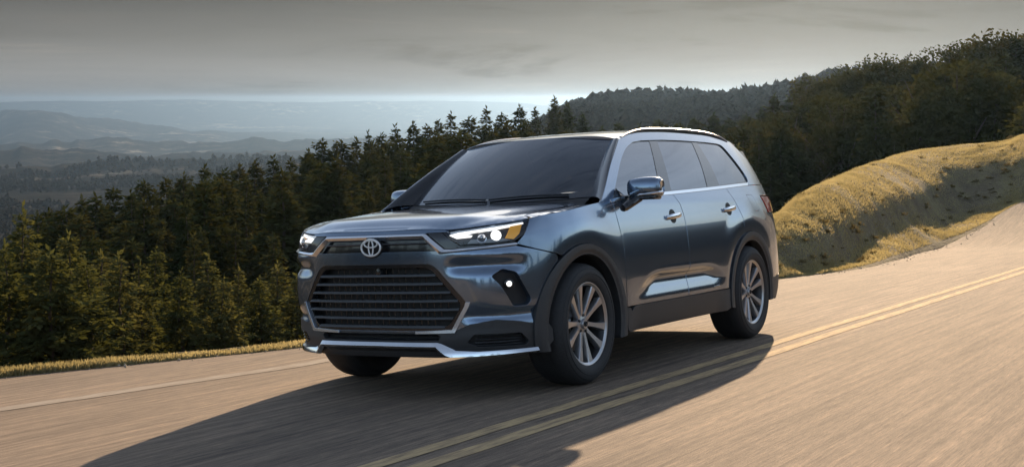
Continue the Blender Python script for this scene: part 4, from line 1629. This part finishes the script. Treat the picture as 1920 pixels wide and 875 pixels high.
def leaf_mat(name, cols, trans, tcol):
    m = bpy.data.materials.new(name)
    m.use_nodes = True
    t = m.node_tree
    t.nodes.clear()
    out = N(t, 'ShaderNodeOutputMaterial')
    c = N(t, 'ShaderNodeTexCoord')
    oi = N(t, 'ShaderNodeObjectInfo')
    n = N(t, 'ShaderNodeTexNoise')
    n.inputs['Scale'].default_value = 1.1
    n.inputs['Detail'].default_value = 3
    L(t, c, 'Object', n, 'Vector')
    ad = N(t, 'ShaderNodeMath', operation='MULTIPLY_ADD')
    L(t, oi, 'Random', ad, 0)
    ad.inputs[1].default_value = .35
    L(t, n, 'Fac', ad, 2)
    r = ramp(t, cols, 'LINEAR')
    L(t, ad, 0, r, 0)
    d = N(t, 'ShaderNodeBsdfDiffuse')
    L(t, r, 0, d, 'Color')
    tr = N(t, 'ShaderNodeBsdfTranslucent')
    mx = N(t, 'ShaderNodeMix', data_type='RGBA')
    mx.blend_type = 'MULTIPLY'
    mx.inputs['Factor'].default_value = 1
    L(t, r, 0, mx, 'A')
    mx.inputs['B'].default_value = (*tcol, 1)
    L(t, mx, 'Result', tr, 'Color')
    ms = N(t, 'ShaderNodeMixShader')
    ms.inputs[0].default_value = trans
    L(t, d, 0, ms, 1)
    L(t, tr, 0, ms, 2)
    L(t, ms, 0, out, 'Surface')
    return m


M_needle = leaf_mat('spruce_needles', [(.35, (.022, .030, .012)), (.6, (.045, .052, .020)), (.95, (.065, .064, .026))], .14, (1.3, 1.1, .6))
M_sunlit_needle = leaf_mat('sunlit_spruce_needles', [(.35, (.038, .044, .017)), (.6, (.070, .076, .031)), (.95, (.100, .098, .044))], .32, (1.35, 1.25, .7))  # lighter, more golden copy of the needles: sunlit glow put into the colour
M_leaf = leaf_mat('broad_leaves', [(.35, (.025, .030, .012)), (.6, (.045, .050, .018)), (.95, (.06, .055, .018))], .2, (1.3, 1.1, .6))
M_bark = simple('tree_bark', (.07, .052, .038), .95, noise=.4, nscale=6, bump=.6)


def kites(C0, D0, S0, ln, wd):
    """flat kite-shaped sprays: base point, direction, side vector, length, width"""
    a = C0
    b = C0 + D0 * (ln * .45)[:, None] + S0 * wd[:, None]
    c = C0 + D0 * ln[:, None]
    d = C0 + D0 * (ln * .45)[:, None] - S0 * wd[:, None]
    V = np.stack([a, b, c, d], 1).reshape(-1, 3)
    F = np.arange(len(V)).reshape(-1, 4)
    return V, F


def unit(v):
    return v / (np.linalg.norm(v, axis=-1, keepdims=True) + 1e-9)


def conifer_mesh(seed, H=10.0, Rm=2.0, dens=1.0, spray=.30, taper=.85, z0=.06, mat=None):
    g = np.random.default_rng(seed)
    Cs, Ds, Ss, Ls, Ws = [], [], [], [], []
    z = H * z0
    while z < H * .985:
        f = z / H
        Lb = Rm * (1 - f) ** taper * (.55 + .6 * g.random()) + .10
        if f < .12:
            Lb *= .75 + 2 * f
        nb = int(g.integers(5, 9))
        a0 = g.random() * 6.28
        for k in range(nb):
            az = a0 + 6.28 * k / nb + g.normal() * .25
            ll = Lb * (.65 + .5 * g.random())
            up = .55 * f - .12 + .12 * g.normal()
            npos = max(3, int(ll / .13 * dens))
            t = (np.arange(npos) + g.random(npos)) / npos
            t = .12 + .88 * t
            out = np.array([math.cos(az), math.sin(az), 0])
            sd = np.array([-math.sin(az), math.cos(az), 0])
            zz = z + ll * (up * t - .33 * t ** 2 + .16 * t ** 3)
            P = out[None] * (ll * t)[:, None]
            P[:, 2] = zz
            for side in (-1, 1, 0):
                ang = side * (.6 + .5 * g.random(npos)) + .15 * g.normal(size=npos)
                dr = out[None] * np.cos(ang)[:, None] + sd[None] * np.sin(ang)[:, None]
                dr[:, 2] = up * .5 - .25 + .28 * g.normal(size=npos)
                dr = unit(dr)
                nv_ = unit(np.array([0, 0, 1.0])[None] + .7 * g.normal(size=(npos, 3)))
                s = unit(np.cross(dr, nv_))
                Cs.append(P + .04 * g.normal(size=P.shape)); Ds.append(dr); Ss.append(s)
                ln = spray * (.6 + .8 * g.random(npos)) * (1.05 - .45 * t) * (.55 + .45 * min(1, ll / .6))
                Ls.append(ln)
                Ws.append(ln * (.16 + .10 * g.random(npos)))
        z += H * .021 * (.7 + .6 * g.random()) / max(.6, dens ** .3)
    # leader
    n = 14
    P = np.zeros((n, 3)); P[:, 2] = np.linspace(H * .93, H * 1.0, n)
    dr = unit(np.stack([g.normal(size=n) * .5, g.normal(size=n) * .5, np.ones(n) * .9], 1))
    Cs.append(P); Ds.append(dr); Ss.append(unit(np.cross(dr, g.normal(size=(n, 3))))); Ls.append(np.full(n, spray * .8)); Ws.append(np.full(n, spray * .16))
    V, F = kites(np.concatenate(Cs), np.concatenate(Ds), np.concatenate(Ss), np.concatenate(Ls), np.concatenate(Ws))
    return mesh_from('conifer_crown', V, F, mat or M_needle, smooth=False)


def broad_mesh(seed, H=10.0, nblob=26):
    g = np.random.default_rng(seed)
    Cs, Ds, Ss, Ls, Ws = [], [], [], [], []
    for k in range(nblob):
        f = .28 + .66 * g.random()
        rr = 2.6 * math.sqrt(max(.05, 1 - ((f - .52) / .5) ** 2)) * math.sqrt(g.random())
        a = g.random() * 6.28
        c = np.array([rr * math.cos(a), rr * math.sin(a), f * H])
        rad = .75 + .7 * g.random()
        n = 620
        d = unit(g.normal(size=(n, 3)))
        P = c + d * (rad * (.55 + .5 * g.random(n)))[:, None] * np.array([1, 1, .8])
        dr = unit(d + .8 * g.normal(size=(n, 3)))
        Cs.append(P); Ds.append(dr); Ss.append(unit(np.cross(dr, g.normal(size=(n, 3)))))
        ln = .165 * (.6 + .8 * g.random(n))
        Ls.append(ln); Ws.append(ln * .33)
    V, F = kites(np.concatenate(Cs), np.concatenate(Ds), np.concatenate(Ss), np.concatenate(Ls), np.concatenate(Ws))
    return mesh_from('broadleaf_crown', V, F, M_leaf, smooth=False)


def trunk_mesh(seed, H=10.0, r0=.16, limbs=0):
    g = np.random.default_rng(seed)
    m = MB()
    n = 8
    pts = [(.05 * g.normal() * (i > 0), .05 * g.normal() * (i > 0), H * (i / n) * .97 - .4 * (i == 0)) for i in range(n + 1)]
    rad = [r0 * (1 - .93 * i / n) + .004 for i in range(n + 1)]
    rad[0] *= 1.35
    m.tube(pts, rad, 7, caps=False)
    for k in range(limbs):
        f = .3 + .5 * g.random()
        a = g.random() * 6.28
        l = 1.2 + 1.2 * g.random()
        p0 = np.array([0, 0, f * H])
        p1 = p0 + np.array([math.cos(a) * l * .6, math.sin(a) * l * .6, .7 * l])
        p2 = p1 + np.array([math.cos(a) * l * .5, math.sin(a) * l * .5, .6 * l])
        m.tube([p0, p1, p2], [r0 * .45, r0 * .28, .015], 5, caps=False)
    return mesh_from('trunk', m.V, m.F, M_bark, True)


CON_NEAR = [(conifer_mesh(11 + i, Rm=r, dens=2.0, spray=.26, taper=tp_, mat=M_sunlit_needle), trunk_mesh(50 + i)) for i, (r, tp_) in enumerate(((2.9, .8), (2.5, .9), (3.2, .75)))]
CON_FAR = [(conifer_mesh(31 + i, Rm=r, dens=1.25, spray=.34, taper=tp_), trunk_mesh(60 + i)) for i, (r, tp_) in enumerate(((2.3, .85), (2.7, .75), (2.0, .9), (2.5, .65), (3.0, .8)))]
BROAD = [(broad_mesh(71 + i), trunk_mesh(80 + i, r0=.2, limbs=7)) for i in range(3)]

F_PX = 2342.65
PITCH = R(6.08)


def pixel_dir(u, v):
    r = (u - 960) / F_PX
    d = -(v - 437.5) / F_PX
    # camera forward and up in world axes
    fy, fz = math.cos(PITCH), -math.sin(PITCH)
    uy, uz = math.sin(PITCH), math.cos(PITCH)
    return r, fy + d * uy, fz + d * uz


def plant(name, kinds, x, y, ztop, hmin, hmax, label, category, group, slim=1.0):
    zb = float(terrain(np.array([x]), np.array([y]))[0]) - .1
    H = ztop - zb
    if H < hmin:
        H = hmin
    if H > hmax:       # stands on a rise of its own; keep the top, sink nothing
        H = hmax
        zb = ztop - H
        zg = float(terrain(np.array([x]), np.array([y]))[0]) - .1
        if zb > zg:    # no floating: let the tree reach the ground
            zb = zg
            H = ztop - zg
    crown, trunk = kinds[int(rng.integers(len(kinds)))]
    root = empty(name, None, (x, y, zb))
    s = H / 10.0
    sw = s * slim * (.86 + .4 * rng.random())
    if H > 14:
        sw *= (14 / H) ** .45
    root.scale = (sw, sw, s)
    root.rotation_euler = (0, 0, rng.random() * 6.28)
    add('trunk', trunk, root)
    add('crown', crown, root)
    set_tags(root, label, category, group)
    return root


ORD = ['first', 'second', 'third', 'fourth', 'fifth', 'sixth', 'seventh', 'eighth', 'ninth', 'tenth', 'eleventh', 'twelfth', 'thirteenth', 'fourteenth', 'fifteenth',
       'sixteenth', 'seventeenth', 'eighteenth', 'nineteenth', 'twentieth', 'twenty-first', 'twenty-second', 'twenty-third', 'twenty-fourth', 'twenty-fifth', 'twenty-sixth', 'twenty-seventh', 'twenty-eighth', 'twenty-ninth', 'thirtieth']


def row(tops, kinds, name, lab, cat, group, hmin=4, hmax=30, slim=1.0):
    tops = sorted(tops)
    for i, (u, v, D) in enumerate(tops):
        r, fy, fz = pixel_dir(u, v)
        k = D / fy
        plant(name, kinds, CAM.x + r * k, CAM.y + D, CAM.z + fz * k, hmin, hmax, lab % ORD[i], cat, group, slim)


# young spruces just below the verge, in front of the dark wood
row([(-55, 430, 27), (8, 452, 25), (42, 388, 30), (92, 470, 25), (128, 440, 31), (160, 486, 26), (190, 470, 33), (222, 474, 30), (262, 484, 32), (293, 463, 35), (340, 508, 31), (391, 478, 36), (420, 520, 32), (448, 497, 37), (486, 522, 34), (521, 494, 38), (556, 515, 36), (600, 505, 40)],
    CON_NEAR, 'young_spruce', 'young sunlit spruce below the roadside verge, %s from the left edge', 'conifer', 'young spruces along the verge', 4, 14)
# the wood stepping up behind them
row([(70, 402, 58), (91, 394, 66), (121, 390, 62), (154, 372, 70), (180, 368, 66), (212, 353, 74), (245, 360, 70), (271, 340, 76), (311, 335, 80), (344, 329, 76), (384, 314, 84), (420, 320, 80), (450, 312, 86), (479, 302, 84), (512, 296, 90), (545, 300, 88), (578, 283, 92), (603, 263, 96), (640, 265, 98)],
    CON_FAR, 'spruce', 'dark spruce topping the slope left of the SUV, %s counted from the left', 'conifer', 'dark spruces on the slope', 8, 26, .95)
row([(668, 262, 100), (690, 249, 104), (715, 252, 108), (741, 237, 106), (775, 231, 110), (802, 236, 112), (822, 226, 116), (846, 213, 112), (880, 221, 118), (912, 203, 116), (940, 214, 122), (975, 199, 120), (1003, 205, 126), (1040, 184, 118), (1064, 194, 124), (1092, 214, 120)],
    CON_FAR, 'skyline_spruce', 'spruce on the skyline behind the windscreen, %s from the left', 'conifer', 'spruces on the skyline', 8, 28, .9)
row([(1128, 240, 100), (1160, 232, 110), (1198, 236, 104), (1236, 226, 110), (1275, 232, 100), (1302, 222, 108), (1338, 214, 104), (1368, 224, 96), (1400, 215, 98), (1428, 204, 92), (1452, 178, 96), (1478, 184, 90), (1502, 162, 94), (1530, 156, 90)],
    CON_FAR, 'backlit_spruce', 'backlit spruce rising behind the SUV roof, %s from the left', 'conifer', 'backlit spruces behind the roof', 8, 26)
row([(1562, 148, 86), (1590, 140, 90), (1618, 132, 84), (1648, 124, 88), (1676, 113, 82), (1698, 113, 86), (1722, 116, 80), (1746, 113, 84), (1780, 93, 80), (1800, 98, 84), (1822, 81, 78), (1850, 84, 80), (1870, 82, 76), (1888, 64, 78), (1906, 68, 74), (1935, 66, 76), (1965, 60, 78)],
    BROAD + CON_FAR[1:2], 'ridge_tree', 'dense dark tree topping the wood above the grassy bank, %s from the left', 'tree', 'trees topping the wood above the bank', 6, 26, 1.1)
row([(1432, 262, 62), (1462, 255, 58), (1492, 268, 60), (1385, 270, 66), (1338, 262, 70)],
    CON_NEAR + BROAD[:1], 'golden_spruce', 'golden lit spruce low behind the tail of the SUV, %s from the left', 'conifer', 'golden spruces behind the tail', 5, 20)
r_, fy_, fz_ = pixel_dir(1921, 196)
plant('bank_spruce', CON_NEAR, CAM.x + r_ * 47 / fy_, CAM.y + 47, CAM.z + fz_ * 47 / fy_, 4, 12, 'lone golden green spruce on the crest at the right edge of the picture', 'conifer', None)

# the shaded mass of the wood: trees nobody could tell apart
sky_u = [-80, 40, 154, 271, 384, 512, 603, 741, 846, 912, 1040, 1128, 1236, 1338, 1428, 1478, 1530, 1620, 1700, 1780, 1850, 1920, 2000]
sky_v = [420, 412, 378, 345, 320, 302, 268, 242, 220, 210, 196, 246, 234, 222, 212, 190, 162, 138, 118, 100, 90, 74, 66]
for i in range(290):
    u = rng.uniform(-70, 1990)
    top_v = np.interp(u, sky_u, sky_v)
    v = top_v + 16 + 130 * rng.random() ** 1.2
    left = u < 1350
    D = (rng.uniform(44, 92) if u < 600 else rng.uniform(55, 105)) if left else rng.uniform(54, 80)
    r, fy, fz = pixel_dir(u, v)
    k = D / fy
    plant('wood_spruce' if left else 'wood_tree', CON_FAR if left else CON_FAR + BROAD[:2], CAM.x + r * k, CAM.y + D, CAM.z + fz * k, 6, 22,
          'shaded spruce in the dark wood below the skyline' if left else 'shaded tree in the dark wood behind the grassy bank', 'conifer' if left else 'tree',
          'shaded spruces of the dark wood' if left else 'shaded trees behind the bank')


# the wood on the uphill side of the road, beside and behind the viewpoint
for i in range(56):
    xc = rng.uniform(-75, 25)
    yc = rng.uniform(30, 62) + max(0, -xc - 30) * .55
    if i >= 34:
        xc, yc = rng.uniform(22, 60), rng.choice([-1, 1]) * rng.uniform(9, 34)
    p = to_world((xc, yc, 0))
    zg = float(terrain(np.array([p[0]]), np.array([p[1]]))[0])
    plant('hillside_spruce', CON_FAR, p[0], p[1], zg + rng.uniform(4.5, 7.5), 4, 10, 'spruce in the wood across the road, beside the viewpoint', 'conifer', 'spruces across the road')


# ------------------------------------------------------------------ far woods that read as one mass
def far_wood(name, label, n, azr, dr, hr, seed, mat, keep=None):
    g = np.random.default_rng(seed)
    az = np.radians(g.uniform(*azr, n))
    D = np.sqrt(g.uniform(dr[0] ** 2, dr[1] ** 2, n))
    x, y = CAM.x + D * np.sin(az), CAM.y + D * np.cos(az)
    if keep is not None:
        k = keep(x, y)
        x, y = x[k], y[k]
    n = len(x)
    z = terrain(x, y)
    H = hr[0] * .7 + (hr[1] - hr[0] * .7) * g.random(n) ** 1.6
    # each crown: a ragged double cone of 7 x 4 points
    m, rings = 7, np.array([(.0, .08), (.50, .20), (.66, .45), (.54, .70), (.26, .92), (.02, 1.0)])
    th = np.linspace(0, 2 * np.pi, m, endpoint=False)
    V = np.zeros((n, len(rings), m, 3))
    for j, (rr, zz) in enumerate(rings):
        jit = 1 + .45 * g.normal(size=(n, m))
        a = th[None] + g.random((n, 1)) * 6.28
        V[:, j, :, 0] = x[:, None] + H[:, None] * .52 * rr * jit * np.cos(a)
        V[:, j, :, 1] = y[:, None] + H[:, None] * .52 * rr * jit * np.sin(a)
        V[:, j, :, 2] = z[:, None] + H[:, None] * (zz + .06 * g.normal(size=(n, m)))
    k = len(rings)
    base = (np.arange(n) * k * m)[:, None, None]
    j, i = np.meshgrid(np.arange(k - 1), np.arange(m), indexing='ij')
    q = np.stack([j * m + i, j * m + (i + 1) % m, (j + 1) * m + (i + 1) % m, (j + 1) * m + i], -1).reshape(1, -1, 4)
    F = (base + q).reshape(-1, 4)
    o = add(name, mesh_from(name, V.reshape(-1, 3), F, mat, smooth=False))
    set_tags(o, label, 'wood', kind='stuff')
    return o


M_farwood = leaf_mat('far_wood_foliage', [(.3, (.024, .022, .013)), (.7, (.050, .040, .023))], .35, (1.5, 1.2, .7))
far_wood('far_wood', 'distant brown wood covering the ridge beyond the SUV roof', 5500, (-1, 20), (330, 690), (6, 10), 5, M_farwood)
far_wood('far_wood', 'dark far woods on the hills beneath the hazy ranges', 9000, (-27, 1), (420, 2300), (5, 9), 6, M_farwood,
         keep=lambda x, y: fbm(x / 160, y / 160, 3, 77) > -.12)


# ------------------------------------------------------------------ grass blades on the bank and the verge
M_grass = leaf_mat('dry_grass_blades', [(.35, (.19, .168, .088)), (.65, (.33, .288, .15)), (1.0, (.48, .42, .235))], .5, (1.08, 1.0, .82))


def blades(n, seed, usel, tsel, hr, wd):
    g = np.random.default_rng(seed)
    iu = g.uniform(*usel, n) / (len(RA) - 1) * (nu - 1)
    it = g.uniform(*tsel, n) * (nv - 1)
    a, b = np.clip(iu.astype(int), 0, nu - 2), np.clip(it.astype(int), 0, nv - 2)
    fa, fb = (iu - a)[:, None], (it - b)[:, None]
    P = (BK[a, b] * (1 - fa) * (1 - fb) + BK[a + 1, b] * fa * (1 - fb) + BK[a, b + 1] * (1 - fa) * fb + BK[a + 1, b + 1] * fa * fb)
    dens = fbm(P[:, 0] * .8, P[:, 1] * .8, 3, 91)
    face = np.exp(-((it / (nv - 1) - .21) / .075) ** 2) * (iu > 12.2 / (len(RA) - 1) * (nu - 1))
    k = (dens + .35 * g.normal(size=len(dens)) > -.55 + .40 * face) & (g.random(len(dens)) > .55 * face)
    P, dens, face = P[k], dens[k], face[k]
    n = len(P)
    h = g.uniform(*hr, n) * (1 + .9 * dens) * (1 - .45 * face)
    an = g.random(n) * 6.28
    sd = np.stack([np.cos(an), np.sin(an), 0 * an], 1) * (wd * (.6 + .8 * g.random(n)))[:, None]
    lean = np.stack([g.normal(size=n) * .35, g.normal(size=n) * .35, np.ones(n)], 1) * h[:, None]
    V = np.stack([P - sd, P + sd, P + lean], 1).reshape(-1, 3)
    V = to_world(V)
    return V, np.arange(len(V)).reshape(-1, 3)


Vs, Fs, b0 = [], [], 0
for args in ((220000, 1, (12, len(RA) - 1.01), (.02, .66), (.015, .06), .008), (60000, 2, (0, 12.5), (.01, .17), (.02, .06), .007)):
    v_, f_ = blades(*args)
    Vs.append(v_); Fs.append(f_ + b0); b0 += len(v_)
grass = add('grass', mesh_from('grass', np.concatenate(Vs), np.concatenate(Fs), M_grass, smooth=False))
set_tags(grass, 'short golden grass on the bank and along the road verge', 'grass', kind='stuff')

# low dark tussocks and scrub on the bank: clumps nobody could count
g = np.random.default_rng(12)
Cs, Ds, Ss, Ls, Ws = [], [], [], [], []
for k in range(130):
    iu = int(g.uniform(12.4, len(RA) - 1.1) / (len(RA) - 1) * (nu - 1))
    it = int(np.clip(g.normal(.22, .07), .08, .5) * (nv - 1)) if k % 3 else int(g.uniform(.08, .6) * (nv - 1))
    c = to_world(BK[iu, it])
    rad = g.uniform(.03, .10) * (1.5 if k % 9 == 0 else 1)
    n = int(60 + 300 * rad)
    d = unit(np.stack([g.normal(size=n), g.normal(size=n), np.abs(g.normal(size=n)) * .9 + .1], 1))
    P = c + d * (rad * g.random(n))[:, None] * np.array([1.3, 1.3, .6])
    Cs.append(P); Ds.append(d); Ss.append(unit(np.cross(d, g.normal(size=(n, 3)))))
    ln = rad * (.35 + .5 * g.random(n))
    Ls.append(ln); Ws.append(np.full(n, .008) + .03 * ln)
V, F = kites(np.concatenate(Cs), np.concatenate(Ds), np.concatenate(Ss), np.concatenate(Ls), np.concatenate(Ws))
M_scrub = leaf_mat('dry_scrub', [(.35, (.07, .058, .030)), (.65, (.12, .10, .05)), (1.0, (.22, .18, .09))], .25, (1.2, 1.05, .7))
scrub = add('scrub', mesh_from('scrub', V, F, M_scrub, smooth=False))
set_tags(scrub, 'dark tussocks and dry scrub dotted over the grassy bank', 'scrub', kind='stuff')

# ------------------------------------------------------------------ haze over the valley
m = MB()
m.box((0, 0, -135), (30200, 30200, 350))
hz = m.obj('haze', None, None, smooth=False)
hm = bpy.data.materials.new('valley_haze')
hm.use_nodes = True
ht = hm.node_tree
ht.nodes.clear()
pv = N(ht, 'ShaderNodeVolumePrincipled')
pv.inputs['Color'].default_value = (.165, .265, .42, 1)
pv.inputs['Density'].default_value = HAZE
pv.inputs['Anisotropy'].default_value = .75
ho = N(ht, 'ShaderNodeOutputMaterial')
L(ht, pv, 0, ho, 'Volume')
hz.data.materials.append(hm)
set_tags(hz, 'pale blue haze filling the valley', 'haze', kind='stuff')
